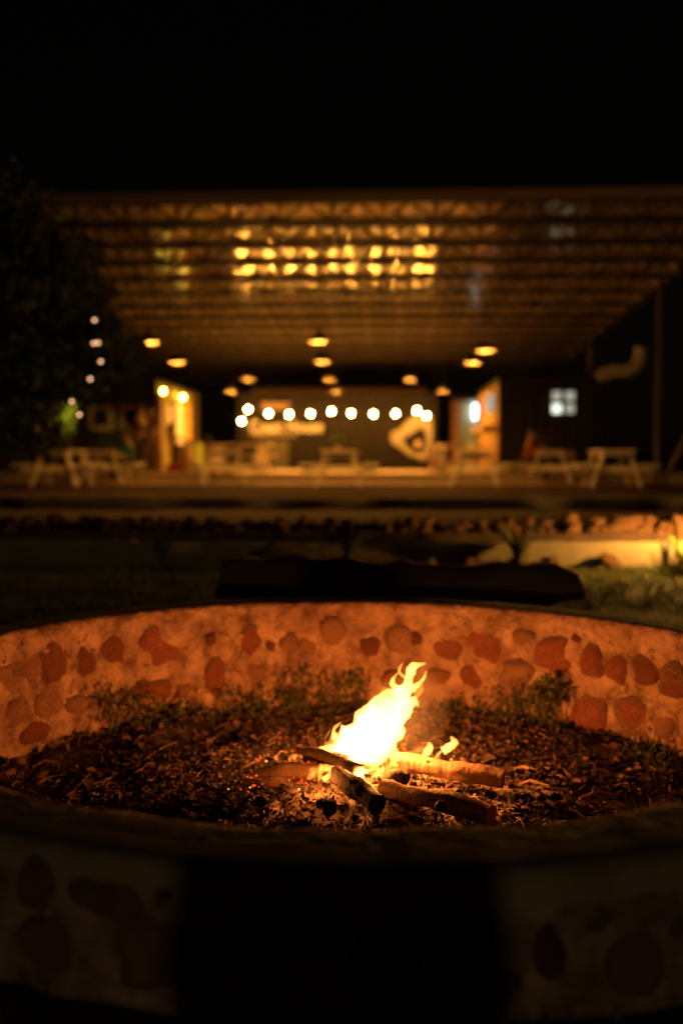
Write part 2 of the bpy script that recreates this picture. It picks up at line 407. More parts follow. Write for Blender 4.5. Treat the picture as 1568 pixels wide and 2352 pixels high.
# one truss shape, sixteen trusses
TD = .36
cb = MB(); cb.bar((XL, 0, -TD), (XR, 0, -TD), .09, .075)
cm = cb.mesh('bottom_chord', M['steel'])
tb = MB(); tb.bar((XL, 0, -.05), (XR, 0, -.05), .08, .06); tm = tb.mesh('top_chord', M['steel'])
wb = MB(); x = XL
while x < XR-.1:
    x1 = min(x+.85, XR)
    wb.bar((x, 0, -.05), (x, 0, -TD), .05); wb.bar((x, .03, -TD), ((x+x1)/2, .03, -.05), .04); wb.bar(((x+x1)/2, .03, -.05), (x1, .03, -TD), .04)
    x = x1
wm = wb.mesh('web', M['steel'])
Y = Y0+.1
while Y < Y1-.3:
    t_ = link('truss', cm, roof, (0, Y, rz_(Y)-.01)); link('top_chord', tm, t_); link('web', wm, t_); Y += 1.385
def column(x, y, x2=None, y2=None, m_=M['fascia'], r_=.05, label=''):
    b = MB(); z0 = PZ if y < 24.2 else DZ
    x2 = x if x2 is None else x2; y2 = y if y2 is None else y2
    b.tube([(x, y, z0), (x2, y2, rz_(y2)-.02)], r_, 10); b.box((x, y, z0+.012), (.24, .24, .02))
    tag(b.build('steel_column', m_, smooth=False), label, 'column', 'steel columns holding up the pavilion roof')
column(5.95, 22.0, label='upright steel column at the right edge of the roof beside a slanting one')
column(6.05, 21.9, 7.6, 19.5, label='slanting steel column leaning outward at the right edge of the roof')
column(5.95, 29.2, label='upright steel column behind the window cabin near the far right of the roof')
column(-10.0, 22, label='upright steel column on the left edge of the roof behind the dark tree')
column(-10.0, 29.5, label='rear upright steel column on the left edge of the roof')
column(-.2, 37.6, label='rear steel column hidden behind the sign container')

# ------------------------------------------------------------------ containers
def corrugated(b, p0, p1, z0, z1, nrm, pitch=.28, dep=.035):
    p0, p1 = Vector(p0), Vector(p1); L = (p1-p0).length; d = (p1-p0)/L; nrm = Vector(nrm); s_ = 0; pts = []
    while s_ < L-1e-4:
        for a, h in ((0, 0), (.36, 0), (.5, 1), (.86, 1)):
            if s_+a*pitch <= L: pts.append(p0+d*(s_+a*pitch)+nrm*dep*h)
        s_ += pitch
    pts.append(p1.copy()); k = len(pts)
    vs = [(p.x, p.y, z0) for p in pts]+[(p.x, p.y, z1) for p in pts]
    b.add(vs, [(i, i+1, k+i+1, k+i) for i in range(k-1)])
def container(name, x0, x1, y0, y1, z0, h, mf, label, side_mat=None):
    root = empty(name, ((x0+x1)/2, (y0+y1)/2, z0), label, 'cabin'); c = root.location.copy()
    X0, X1, Ya, Yb = x0-c.x, x1-c.x, y0-c.y, y1-c.y
    b = MB(); b.box((0, 0, h/2), (X1-X0-.12, Yb-Ya-.12, h-.12)); b.build('body', mf, root)
    b = MB()
    corrugated(b, (X0+.08, Ya+.035, 0), (X1-.08, Ya+.035, 0), .1, h-.1, (0, -1, 0)); b.build('front_wall', mf, root)
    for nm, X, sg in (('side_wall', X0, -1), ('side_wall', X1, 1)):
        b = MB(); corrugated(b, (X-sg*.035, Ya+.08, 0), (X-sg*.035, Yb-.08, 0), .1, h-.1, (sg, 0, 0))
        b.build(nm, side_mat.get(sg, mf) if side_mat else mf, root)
    for X in (X0, X1):
        for Y in (Ya, Yb):
            b = MB(); b.box((X-math.copysign(.05, X), Y-math.copysign(.05, Y), h/2), (.13, .13, h)); b.build('corner_post', mf, root)
    for z in (.06, h-.06):
        b = MB(); b.box((0, Ya+.03, z), (X1-X0-.2, .1, .12)); b.box((0, Yb-.03, z), (X1-X0-.2, .1, .12))
        b.box((X0+.03, 0, z), (.1, Yb-Ya-.2, .12)); b.box((X1-.03, 0, z), (.1, Yb-Ya-.2, .12)); b.build('rail', mf, root)
    return root
# the sign container
sc = container('sign_container', at(547, 1000, 31).x, at(1002, 1000, 31).x, 31, 33.4, DZ, 2.38, M['darksign'], 'long dark container wall carrying pale lettering and a ring emblem behind the bulbs')
scx, scy = sc.location.x, sc.location.y
def to_mesh(o):
    bpy.context.view_layer.update(); me = bpy.data.meshes.new_from_object(o.evaluated_get(bpy.context.evaluated_depsgraph_get()))
    n_ = link(o.name + '_', me, o.parent, o.location.copy()); n_.rotation_euler = o.rotation_euler.copy(); n_.scale = o.scale.copy()
    nm = o.name; bpy.data.objects.remove(o); n_.name = nm; return n_
def text(name, s_, vx, vy, size, parent, m_, ex=.012, spacing=1.0, width=None):
    p = at(vx, vy, 30.93); cu = bpy.data.curves.new(name, 'FONT'); cu.body = s_; cu.size = size; cu.extrude = ex; cu.space_character = spacing
    cu.offset = size*.022
    o = link(name, cu, parent); o.rotation_euler = (PI/2, 0, 0)
    o.location = p - parent.location; cu.materials.append(m_)
    if width:
        bpy.context.view_layer.update(); wd = max(.01, o.dimensions.x); o.scale.x = width/wd
    return to_mesh(o)
signwhite = mat('sign_white', (.27, .25, .2), .7)
text('lettering', 'Coast House', 572, 992, .52, sc, signwhite, width=2.28)
text('small_lettering', 'restaurant', 574, 1003, .20, sc, mat('dull_sign_paint', (.14, .11, .08), .7), width=1.45)
def closed_curve(name, loops, Y, parent, m_, sub=6, ex=.015):
    cu = bpy.data.curves.new(name, 'CURVE'); cu.dimensions = '2D'; cu.fill_mode = 'BOTH'; cu.extrude = ex
    o = link(name, cu, parent); o.rotation_euler = (PI/2, 0, 0)
    c = at(920, 1000, Y); o.location = c - parent.location
    for lp in loops:
        n0 = len(lp); pts = []
        for i in range(n0):
            p0, p1, p2, p3 = [Vector(lp[(i+k) % n0]) for k in (-1, 0, 1, 2)]
            for s_ in range(sub):
                t_ = s_/sub; pts.append(.5*((2*p1)+(-p0+p2)*t_+(2*p0-5*p1+4*p2-p3)*t_*t_+(-p0+3*p1-3*p2+p3)*t_**3))
        sp = cu.splines.new('POLY'); sp.points.add(len(pts)-1); sp.use_cyclic_u = True
        for q, pt in zip(sp.points, pts):
            wv = at(pt.x, pt.y, Y) - c; q.co = (wv.x, wv.z, 0, 1)
    cu.materials.append(m_); return to_mesh(o)
V6 = lambda L_: [(857.5+x*.1172, 918.75+y*.1172) for x, y in L_]
closed_curve('emblem', [V6([(700, 380), (780, 300), (950, 270), (1110, 300), (1145, 420), (1150, 700), (1140, 960), (1060, 1065), (950, 1120), (850, 1135), (740, 1105), (640, 1045), (540, 960), (470, 905), (380, 860), (335, 780), (335, 690), (375, 620), (450, 590), (530, 555), (595, 480), (640, 420)]),
    V6([(575, 785), (665, 700), (770, 645), (880, 555), (985, 580), (1035, 720), (1020, 890), (965, 1005), (860, 1035), (735, 970), (640, 885)])], 30.93, sc, mat('cream_sign_paint', (.15, .13, .09), .6))
closed_curve('emblem_dot', [V6([(870+60*math.cos(a*PI/4), 855+65*math.sin(a*PI/4)) for a in range(8)])], 30.93, sc, mat('tan_sign_paint', (.35, .24, .14), .6))
# service hatch of the sign container, and the pale board above the lettering
b = MB(); p = at(630, 1045, 30.94); b.box(p-sc.location, (.9, .04, .9)); b.build('hatch', M['dark'], sc)
b = MB(); p = at(632, 932, 30.92); b.box(p-sc.location, (.85, .04, .22)); b.build('pale_board', M['frame_dim'], sc)
b = MB(); p = at(790, 905, 31.4); b.box(Vector((0, 0, 2.38+.12)), (5.6, .08, .24)); b.build('parapet', M['frame'], sc)

# left cabin with its yellow lit side
lx = at(360, 1000, 26.4).x
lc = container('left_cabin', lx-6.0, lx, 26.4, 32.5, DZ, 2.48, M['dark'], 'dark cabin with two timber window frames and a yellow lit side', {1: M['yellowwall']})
def framewin(vx0, vx1, vy0, vy1, Y, parent, fw=.13, pane=None, muntin=False):
    a = at(vx0, vy1, Y)-parent.location; c = at(vx1, vy0, Y)-parent.location
    f = MB(); mx, mz = (a.x+c.x)/2, (a.z+c.z)/2; W_, H_ = c.x-a.x, c.z-a.z
    f.box((mx, a.y, a.z+fw/2), (W_, .06, fw)); f.box((mx, a.y, c.z-fw/2), (W_, .06, fw))
    f.box((a.x+fw/2, a.y, mz), (fw, .058, H_-2*fw)); f.box((c.x-fw/2, a.y, mz), (fw, .058, H_-2*fw))
    win = f.build('window', M['frame'] if not muntin else M['dark'], parent)
    if muntin:
        mb = MB(); mb.box((mx, a.y-.002, mz), (.10, .05, H_-2*fw)); mb.box((mx, a.y-.004, mz), (W_-2*fw, .05, .09)); mb.build('muntin', M['steel'], win)
        for i in (0, 1):
            for j in (0, 1):
                pb = MB(); hw, hh = W_/2-fw, H_/2-fw
                pb.box((mx+(i-.5)*hw, a.y+.015, mz+(j-.5)*hh), (hw-.004, .01, hh-.004))
                pb.build('pane', E['panebright'] if (i == 0 and j == 0) else E['pane'], win)
    else:
        pb = MB(); pb.box((mx, a.y+.015, mz), (W_-2*fw, .01, H_-2*fw)); pb.build('pane', M['glassdark'], win)
framewin(205, 262, 929, 989, 26.33, lc); framewin(276, 331, 928, 989, 26.33, lc)
# lit side of the left cabin: door, posters, shelf
SX = lx
def side(vx, vy, X):              # the point of a side wall (plane x = X) seen at vx, vy
    d = ray(vx, vy); t_ = X/d.x; return Vector((0, 0, CZ)) + d*t_
def sidebox(name, vx0, vx1, vy0, vy1, X, th, m_, parent=None, sg=1):
    a = side(vx0, vy1, X); c = side(vx1, vy0, X); a2 = side(vx1, vy1, X)
    zt = side(vx0, vy0, X).z; b_ = MB(); L0 = parent.location if parent else Vector((0, 0, 0))
    cen = Vector((X+sg*th/2, (a.y+c.y)/2, (a.z+zt)/2)) - L0
    b_.box(cen, (th, abs(c.y-a.y), abs(zt-a.z))); return b_.build(name, m_, parent)
door = sidebox('door', 400, 418, 925, 1082, SX+.03, .05, M['white'], lc)
sidebox('notice_board', 383, 393, 930, 968, SX+.03, .04, M['white'], lc)
sidebox('shelf', 386, 398, 1003, 1010, SX+.03, .3, M['frame'], lc)
sidebox('yellow_panel', 424, 436, 925, 1010, SX+.03, .04, mat('amber_paint', (.75, .45, .06), .5, c2=(.8, .5, .08)), lc)
sidebox('trim_board', 364, 370, 905, 1088, SX+.03, .10, M['frame'], lc)
sidebox('trim_board', 441, 446, 905, 1082, SX+.03, .10, M['trunk'], lc)
sidebox('trim_board', 396, 399, 915, 1084, SX+.03, .08, M['trunk'], lc)
sidebox('low_cabinet', 403, 416, 1020, 1082, SX+.09, .35, M['frame_dim'], lc)
sidebox('low_cabinet', 424, 438, 1018, 1080, SX+.03, .4, M['limeleaf'], lc)
sidebox('menu_board', 384, 394, 975, 1000, SX+.03, .05, M['char'], lc)
sidebox('wall_shelf', 422, 440, 1012, 1015, SX+.03, .4, M['trunk'], lc)
def wall_lamp(p, mat_, label, sg=1, r_=.045):
    root = empty('wall_lamp', p, label, 'wall lamp', 'wall lamps on the lit cabin sides')
    b = MB(); b.add([v*r_ for v in ICO2[0]], ICO2[1]); b.build('bulb', mat_, root, True)
    b = MB(); b.tube([(0, 0, r_*.8), (0, 0, r_+.05)], .018, 8); b.tube([(0, 0, r_+.045), (-sg*.14, 0, r_+.045)], .009, 6); b.build('bracket', M['steel'], root)
p = at(375, 898, 0+27.2); wall_lamp(p, E['wallbulb'], 'bright yellow wall lamp at the near corner of the left cabin side')
p = side(420, 912, SX+.16); wall_lamp(p, E['wallbulb'], 'bright yellow wall lamp above the white door of the left cabin')

# right cabin
rx = at(1145, 1000, 26.4).x
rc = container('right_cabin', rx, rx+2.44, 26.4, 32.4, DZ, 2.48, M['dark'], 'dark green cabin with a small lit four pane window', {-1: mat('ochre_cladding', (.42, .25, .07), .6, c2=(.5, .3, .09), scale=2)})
framewin(1262, 1323, 894, 953, 26.32, rc, .05, muntin=True)
sidebox('service_window', 1118, 1133, 912, 948, rx-.03, .04, E['pane'], rc, -1)
sidebox('counter', 1108, 1140, 985, 992, rx-.03, .35, M['frame'], rc, -1)
# pale green lit booth between the sign container and the right cabin
bx0, bx1 = at(1052, 1000, 32.9).x, at(1112, 1000, 32.9).x
bt = empty('lit_booth', ((bx0+bx1)/2, 33, DZ), 'pale green booth wall with a glowing white window beside the right cabin', 'booth')
hw = (bx1-bx0)/2
b = MB(); b.box((0, .05, 1.12), (2*hw, .08, 2.24)); b.build('back_wall', M['palegreen'], bt)
b = MB(); b.box((-hw-.12, -.05, 1.12), (.22, .3, 2.24)); b.build('side_post', M['clay'], bt)
b = MB(); b.box((0, -.25, 2.28), (2*hw+.5, .8, .07)); b.build('canopy', M['steel'], bt)
a = at(1086, 962, 32.85)-bt.location; c = at(1108, 928, 32.85)-bt.location
b = MB(); b.box(((a.x+c.x)/2, a.y, (a.z+c.z)/2), (c.x-a.x, .05, c.z-a.z)); b.build('light_panel', E['tube'], bt)
b = MB(); b.box((.05, -.42, .45), (.62, .42, .9)); b.build('counter', M['palegreen'], bt)
# shiny flexible duct
du = MB(); pts = [at(x, y, 26.0) for x, y in ((1373, 868), (1385, 858), (1405, 852), (1425, 853), (1445, 850), (1462, 838), (1470, 820), (1470, 797))]
fine = []; rr = []
for i in range(len(pts)-1):
    for s_ in range(10): fine.append(pts[i].lerp(pts[i+1], s_/10)); rr.append(.155 if s_ % 2 else .125)
du.tube(fine, rr, 14, jit=.03)
tag(du.build('exhaust_duct', M['duct'], smooth=False), 'shiny silver flexible exhaust duct bending upward beside the right cabin', 'duct')
fl = MB(); p = at(1381, 868, 26.3); fl.tube([(p.x, p.y, DZ), (p.x, p.y, p.z+.02)], .08, 12)
tag(fl.build('stove_pipe', M['steel'], smooth=True), 'dark vertical stove pipe standing under the silver duct', 'pipe')

# ------------------------------------------------------------------ lamps
def cordm(b, p, q, r_=.006): b.tube([p, q], r_, 5)
pend = None
PL = [(731, 785, 17.5), (345, 787, 17.5), (1114, 806, 18), (408, 833, 19.2), (741, 831, 19.2), (1084, 833, 19.2), (570, 872, 25.6), (755, 873, 25.6), (940, 872, 25.6),
      (532, 901, 29.2), (772, 900, 29.2), (1016, 899, 29.2)]
WHERE = ['highest of the centre pendants in front of the roof trusses', 'pendant behind the leaves of the dark left tree', 'highest pendant on the right side of the pavilion',
         'left pendant of the second row, level with the cabin window frames below', 'second pendant down in the centre column', 'right pendant just below and left of the highest right one',
         'pendant left of centre above the first string bulbs', 'third pendant down in the centre column', 'pendant right of centre above the right string bulbs',
         'lowest pendant on the left near the start of the bulb string', 'lowest pendant of the centre column above the string bulbs', 'lowest pendant on the right above the pale green booth']
for i, (x, y, Y) in enumerate(PL):
    p = at(x, y, Y)
    if pend is None:
        pend = link('pendant_lamp', None, None, p)
        b = MB(); b.lathe((0, 0, 0), [(.155, -.005), (.15, .03), (.12, .10), (.06, .15), (.03, .2)], 20, cap=False); b.build('lamp_shade', M['shade'], pend, True)
        b = MB(); b.lathe((0, 0, 0), [(.15, 0), (.143, .03), (.113, .095), (.05, .14), (.01, .145)], 20, cap=False); b.build('shade_lining', M['shadein'], pend, True)
        b = MB(); b.add([v*.032+Vector((0, 0, .045)) for v in ICO2[0]], ICO2[1]); b.build('bulb', E['pbulb'], pend, True)
        b = MB(); cordm(b, (0, 0, .18), (0, 0, 1)); b.build('cord', M['cable'], pend)
        o = pend
    else:
        o = tree_copy(pend); o.location = p
    for ch in o.children:
        if ch.name.startswith('cord'): ch.scale.z = (rz_(Y)-.3-p.z); ch.location.z = 0
    tag(o, 'dark dome ' + WHERE[i], 'pendant lamp', 'pendant lamps hanging under the pavilion roof')
# string of bulbs
SB = [(555, 967), (570, 940), (617, 949), (664, 951), (713, 950), (761, 945), (806, 949), (857, 951), (908, 950), (957, 943), (979, 955)]
st = empty('bulb_string', (0, 29.8, 0), 'string of eleven bare warm bulbs strung in front of the sign container', 'string lights')
bb = MB(); bb.add([v*.043 for v in ICO2[0]], ICO2[1]); bbm = bb.mesh('bulb', E['bulb'], True)
so = MB(); so.tube([(0, 0, .04), (0, 0, .1)], .018, 8); som = so.mesh('socket', M['steel'])
ps = [at(x, y, 29.8)-st.location for x, y in SB]
for p in ps:
    o = link('bulb', bbm, st, p); link('socket', som, o)
b = MB(); cp = []
for i in range(len(ps)-1):
    for s_ in range(5):
        t_ = s_/5; q = ps[i].lerp(ps[i+1], t_)+Vector((0, 0, .1-.05*math.sin(PI*t_))); cp.append(q)
cp.append(ps[-1]+Vector((0, 0, .1))); b.tube([ps[0]+Vector((-.6, 1.1, .25))]+cp+[ps[-1]+Vector((.2, 1.15, .3))], .006, 5); b.build('wire', M['cable'], st)

# ------------------------------------------------------------------ picnic tables
def make_table():
    root = link('picnic_table', None)
    for i in range(5):
        b = MB(); b.box((-.28+.14*i, 0, .735), (.132, 1.7, .035)); b.build('top_plank', M['tablewood'], root)
    for sx in (-1, 1):
        for i in (0, 1):
            b = MB(); b.box((sx*(.60+.14*i), 0, .445), (.132, 1.7, .035)); b.build('seat_plank', M['tablewood'], root)
    for sy in (-1, 1):
        y = sy*.62
        for sx in (-1, 1):
            b = MB(); b.bar((sx*.48, y, .0), (sx*.25, y, .715), .05, .14); b.build('leg', M['tablewood'], root)
        b = MB(); b.bar((-.79, y+.045, .365), (.79, y+.045, .365), .04, .12); b.build('seat_beam', M['tablewood'], root)
        b = MB(); b.bar((-.33, y+.045, .665), (.33, y+.045, .665), .04, .10); b.build('top_beam', M['tablewood'], root)
    return root
TB = [(122, 20.6, PZ, .05, 'end on picnic table standing farthest left on the dark paving'),
      (779, 20.9, PZ, -.03, 'picnic table in the middle of the paving below the bulb string'),
      (1418, 20.3, PZ, -.06, 'end on picnic table standing farthest right beside the steel columns'),
      (228, 22.6, PZ, .1, 'picnic table second from the left edge, where the teal shirt is'),
      (500, 21.7, PZ, .25, 'picnic table between the yellow lit cabin side and the middle table'),
      (1096, 20.9, PZ, -.12, 'picnic table in front of the pale green booth'),
      (1285, 22.6, PZ, -.35, 'picnic table under the lit four pane window'),
      (1038, 26.8, DZ, .1, 'far picnic table on the raised terrace below the ring emblem'),
      (545, 26.6, DZ, 1.45, 'far picnic table turned sideways below the start of the bulb string')]
tbl = None; TP = []
for vx, Y, z, rz, lab in TB:
    X = at(vx, 1100, Y).x
    if tbl is None: tbl = make_table(); o = tbl
    else: o = tree_copy(tbl)
    o.location = (X, Y+.62, z); o.rotation_euler = (0, 0, rz); TP.append(o.location.copy())
    tag(o, lab, 'picnic table', 'wooden picnic tables on the terrace')
def leafy(b, c, n_, rx_, ry_, rz2, sz, g, mi=0):
    for _ in range(n_):
        while True:
            q = Vector((g.uniform(-1, 1), g.uniform(-1, 1), g.uniform(-1, 1)))
            if q.length < 1: break
        p = Vector(c)+Vector((q.x*rx_, q.y*ry_, q.z*rz2)); e = Euler((g.uniform(0, 6.3), g.uniform(0, 6.3), g.uniform(0, 6.3))).to_matrix(); s_ = sz*g.uniform(.6, 1.3)
        b.add([p+e @ Vector(v)*s_ for v in ((-.5, 0, 0), (0, -.28, .08), (.5, 0, 0), (0, .28, .08))], [(0, 1, 2), (0, 2, 3)], mi)
def potted(loc, label, h=.3, n_=60, m_='greenglass', pot='clay', sc_=1):
    root = empty('potted_plant', loc, label, 'plant', 'potted plants on and around the tables')
    b = MB(); b.lathe((0, 0, 0), [(.05*sc_, 0), (.07*sc_, .1*sc_), (.075*sc_, .1*sc_)], 12); b.build('pot', M[pot], root)
    b = MB(); leafy(b, (0, 0, .1*sc_+h/2), n_, h*.45, h*.45, h*.5, .07*sc_+.02, rnd); b.build('leaves', M[m_], root); return root
potted((TP[1].x-.05, TP[1].y-.5, PZ+.755), 'small bright green potted plant on the middle picnic table')
potted((TP[4].x-.25, TP[4].y-.3, PZ+.755), 'dull green potted plant on the table beside the lit cabin side', .25, 50, 'weed')
potted((TP[4].x+.35, TP[4].y+.3, PZ+.755), 'small dark green plant on the far end of the table by the yellow wall', .22, 40, 'weed')
potted((TP[6].x-.35, TP[6].y-.2, PZ+.755), 'green potted plant on the table under the four pane window', .28, 50, 'weed')
# lanterns and pots at the edge of the raised terrace on the left
for i, vx in enumerate((452, 478, 494, 516, 528)):
    p = at(vx, 1085, 24.5); b = MB(); b.lathe((0, 0, 0), [(.06, 0), (.09, .06), (.09, .14), (.07, .18)], 14)
    tag(b.build('clay_pot', M['clay'], loc=(p.x, 24.5, DZ), smooth=True), 'round clay pot on the terrace edge, ' + ['nearest the red crates', 'second from the red crates', 'middle one of the row of five', 'second from the middle table', 'nearest the middle table'][i], 'pot', 'row of clay pots on the terrace edge')
def crate(x, y, z, wd, dp, h, m_, label, grp):
    b = MB(); t_ = .02
    b.box((0, 0, t_/2), (wd, dp, t_))
    for zz in (h*.3, h*.62, h*.93):
        for sy in (-1, 1): b.box((0, sy*(dp/2-t_/2), zz), (wd, t_, h*.22))
        for sx in (-1, 1): b.box((sx*(wd/2-t_/2), 0, zz), (t_-.002, dp-2*t_, h*.22))
    for sx in (-1, 1):
        for sy in (-1, 1): b.box((sx*(wd/2-.035), sy*(dp/2-.035), h/2), (.03, .03, h*.99))
    tag(b.build('crate', m_, loc=(x, y, z)), label, 'crate', grp)
px = at(408, 1000, 26.0).x
crate(px, 26.0, DZ, .5, .35, .22, M['redplastic'], 'low red plastic crate before the yellow lit cabin side, left one', 'red crates on the terrace')
crate(at(436, 1000, 25.2).x, 25.2, DZ, .32, .3, .3, M['redplastic'], 'taller red crate beside the row of clay pots', 'red crates on the terrace')
crate(at(1003, 1000, 27.3).x, 27.0, DZ, .34, .3, .42, M['redplastic'], 'red crate beside the ring emblem at the end of the sign container', 'red crates on the terrace')
crate(at(1130, 1000, 24.9).x, 24.9, DZ, .4, .3, .2, M['redplastic'], 'low red crate before the ochre side of the right cabin', 'red crates on the terrace')
# stacked chairs-like benches near the booth : two stools
def stool(x, y, z, label):
    root = empty('bar_stool', (x, y, z), label, 'stool', 'bar stools near the lit cabins')
    b = MB(); b.lathe((0, 0, .70), [(.15, 0), (.17, .02), (.16, .04)], 16); b.build('seat', M['frame'], root)
    for k in range(4):
        a = PI/4+k*PI/2; b = MB(); b.tube([(.2*math.cos(a), .2*math.sin(a), 0), (.1*math.cos(a), .1*math.sin(a), .7)], .014, 6); b.build('leg', M['frame'], root)
    b = MB(); b.tube([(.165*math.cos(a*PI/6), .165*math.sin(a*PI/6), .25) for a in range(13)], .01, 6, cap=False); b.build('foot_ring', M['frame'], root)
stool(at(1108, 1000, 28.2).x, 28.2, DZ, 'bar stool at the counter of the right cabin')
stool(at(1085, 1000, 30.5).x, 30.5, DZ, 'bar stool in front of the pale green booth')
stool(at(392, 1000, 27.9).x+.35, 28.1, DZ, 'bar stool at the shelf of the yellow lit cabin side')

# ------------------------------------------------------------------ people
def skinned(name, verts, edges, rads, m_, parent, root_i=0, sub=1):
    me = bpy.data.meshes.new(name); me.from_pydata(verts, edges, []); o = link(name, me, parent)
    md = o.modifiers.new('skin', 'SKIN'); md.use_smooth_shade = True
    for i, r_ in enumerate(rads): me.skin_vertices[0].data[i].radius = (r_, r_) if not isinstance(r_, tuple) else r_
    me.skin_vertices[0].data[root_i].use_root = True
    s_ = o.modifiers.new('smooth', 'SUBSURF'); s_.levels = sub; s_.render_levels = sub
    me.materials.append(m_); return o
def person(loc, rz, pose, label, shirt, trousers, skin='skin', hair='hair'):
    root = empty('person', loc, label, 'person', 'people at the terrace tables' if pose != 'kneel' else None, rz)
    # figure faces -Y; heights in metres
    if pose == 'stand': hz, knee, foot = .93, ((.10, .0, .5), (-.12, -.03, .5)), ((.11, .03, .07), (-.13, .02, .07))
    elif pose == 'sit': hz, knee, foot = .50, ((.13, -.43, .50), (-.13, -.43, .50)), ((.13, -.46, .08), (-.13, -.40, .08))
    else: hz, knee, foot = .42, ((.14, -.38, .46), (-.12, -.28, .10)), ((.14, -.34, .07), (-.12, .12, .08))
    ln = -.08 if pose != 'stand' else 0
    P = [(0, 0, hz), (0, ln*.6, hz+.2), (0, ln*1.2, hz+.42), (0, ln*1.4, hz+.53), (0, ln*1.6-.01, hz+.66), (0, ln*1.6-.01, hz+.72)]
    Rr = [(.15, .11), (.135, .10), (.15, .10), .055, .085, .075]
    Ed = [(0, 1), (1, 2), (2, 3), (3, 4), (4, 5)]
    arms = []
    for s_ in (1, -1):
        sh = (s_*.19, ln*1.2, hz+.45)
        if pose == 'sit': el, wr, hd = (s_*.25, ln-.10, hz+.22), (s_*.15, ln-.32, hz+.27), (s_*.12, ln-.40, hz+.28)
        elif pose == 'kneel': el, wr, hd = (s_*.24, ln-.12, hz+.25), (s_*.09, ln-.22, hz+.55), (s_*.07, ln-.25, hz+.61)
        else: el, wr, hd = (s_*.26, .03, hz+.2), (s_*.24, -.1, hz-.02), (s_*.23, -.13, hz-.09)
        i = len(P); P += [sh, el, wr, hd]; Rr += [.055, .042, .028, .035]; Ed += [(2, i), (i, i+1), (i+1, i+2), (i+2, i+3)]; arms.append(i)
        # five fingers, curled
        for k in range(5):
            j = len(P); off = (k-2)*.018
            if k == 0: q1 = (hd[0]-s_*.03, hd[1]-.01, hd[2]+.02)
            else: q1 = (hd[0]+off*.6, hd[1]-.05, hd[2]-.02 if pose != 'stand' else hd[2]-.06)
            P.append(q1); Rr.append(.0095); Ed.append((i+3, j))
    legs = []
    for s_, kn, ft in ((1, knee[0], foot[0]), (-1, knee[1], foot[1])):
        i = len(P); P += [(s_*.10, 0, hz-.03), kn, ft, (ft[0], ft[1]-.15, .045)]; Rr += [.085, .06, .042, .035]; Ed += [(0, i), (i, i+1), (i+1, i+2), (i+2, i+3)]; legs.append(i)
    skinned('body', P, Ed, Rr, M[skin], root)
    # shirt follows torso and upper arms
    SP = [P[0], P[1], P[2]]; SR = [(.165, .125), (.15, .115), (.165, .115)]; SE = [(0, 1), (1, 2)]
    for i in arms:
        j = len(SP); SP += [P[i], P[i+1], Vector(P[i+1]).lerp(Vector(P[i+2]), .6)]; SR += [.07, .055, .045]; SE += [(2, j), (j, j+1), (j+1, j+2)]
    skinned('shirt', [tuple(p) for p in SP], SE, SR, M[shirt], root)
    TPp = [(0, 0, hz+.02)]; TR = [(.165, .125)]; TE = []
    for i in legs:
        j = len(TPp); TPp += [P[i], P[i+1], P[i+2]]; TR += [.10, .075, .06]; TE += [(0, j), (j, j+1), (j+1, j+2)]
    skinned('trousers', TPp, TE, TR, M[trousers], root)
    h = P[4]; b = MB()
    b.add([Vector((v.x*.092, v.y*.105+.02, max(v.z, -.35)*.115+.03))+Vector(h) for v in ICO2[0]], ICO2[1]); b.build('hair', M[hair], root, True)
    b = MB(); b.add([Vector((v.x*.012, v.y*.02-.095, v.z*.022-.0))+Vector(h) for v in ICO1[0]], ICO1[1])
    for s_ in (-1, 1):
        b.add([Vector((v.x*.012+s_*.088, v.y*.02, v.z*.03))+Vector(h) for v in ICO1[0]], ICO1[1])
    b.build('face_features', M[skin], root, True)
    return root
person((at(322, 1000, 25.0).x, 25.0, DZ), R(60), 'stand', 'person standing in dark clothes between the left tables and the lit cabin', 'darkcloth', 'darkcloth')
o = person((at(346, 1000, 25.6).x, 25.6, DZ), R(-20), 'stand', 'person standing in brown clothes close to the yellow lit cabin corner', 'browncloth', 'browncloth')
person((TP[3].x+.62, TP[3].y-.1, PZ), R(-85), 'sit', 'person in a teal shirt sitting at the second picnic table from the left', 'teal', 'darkcloth')
person((TP[6].x-.64, TP[6].y+.2, PZ), R(85), 'sit', 'person in a rust red shirt sitting at the table under the four pane window', 'redcloth', 'darkcloth')
o = person((-.02, -.52, 0), PI, 'kneel', 'photographer kneeling on the near grass facing the fire pit', 'darkcloth', 'darkcloth'); o.scale = (1.3, 1.1, 1.12)
skinned('shadow_filler', [(0, .0, .78), (0, .02, .5), (0, .0, .2), (0, 0, .02)], [(0, 1), (1, 2), (2, 3)], [(.16, .13), (.2, .16), (.25, .2), (.26, .22)], M['darkcloth'], o)  # unseen bulk added to close the leg gap in the cast shadow

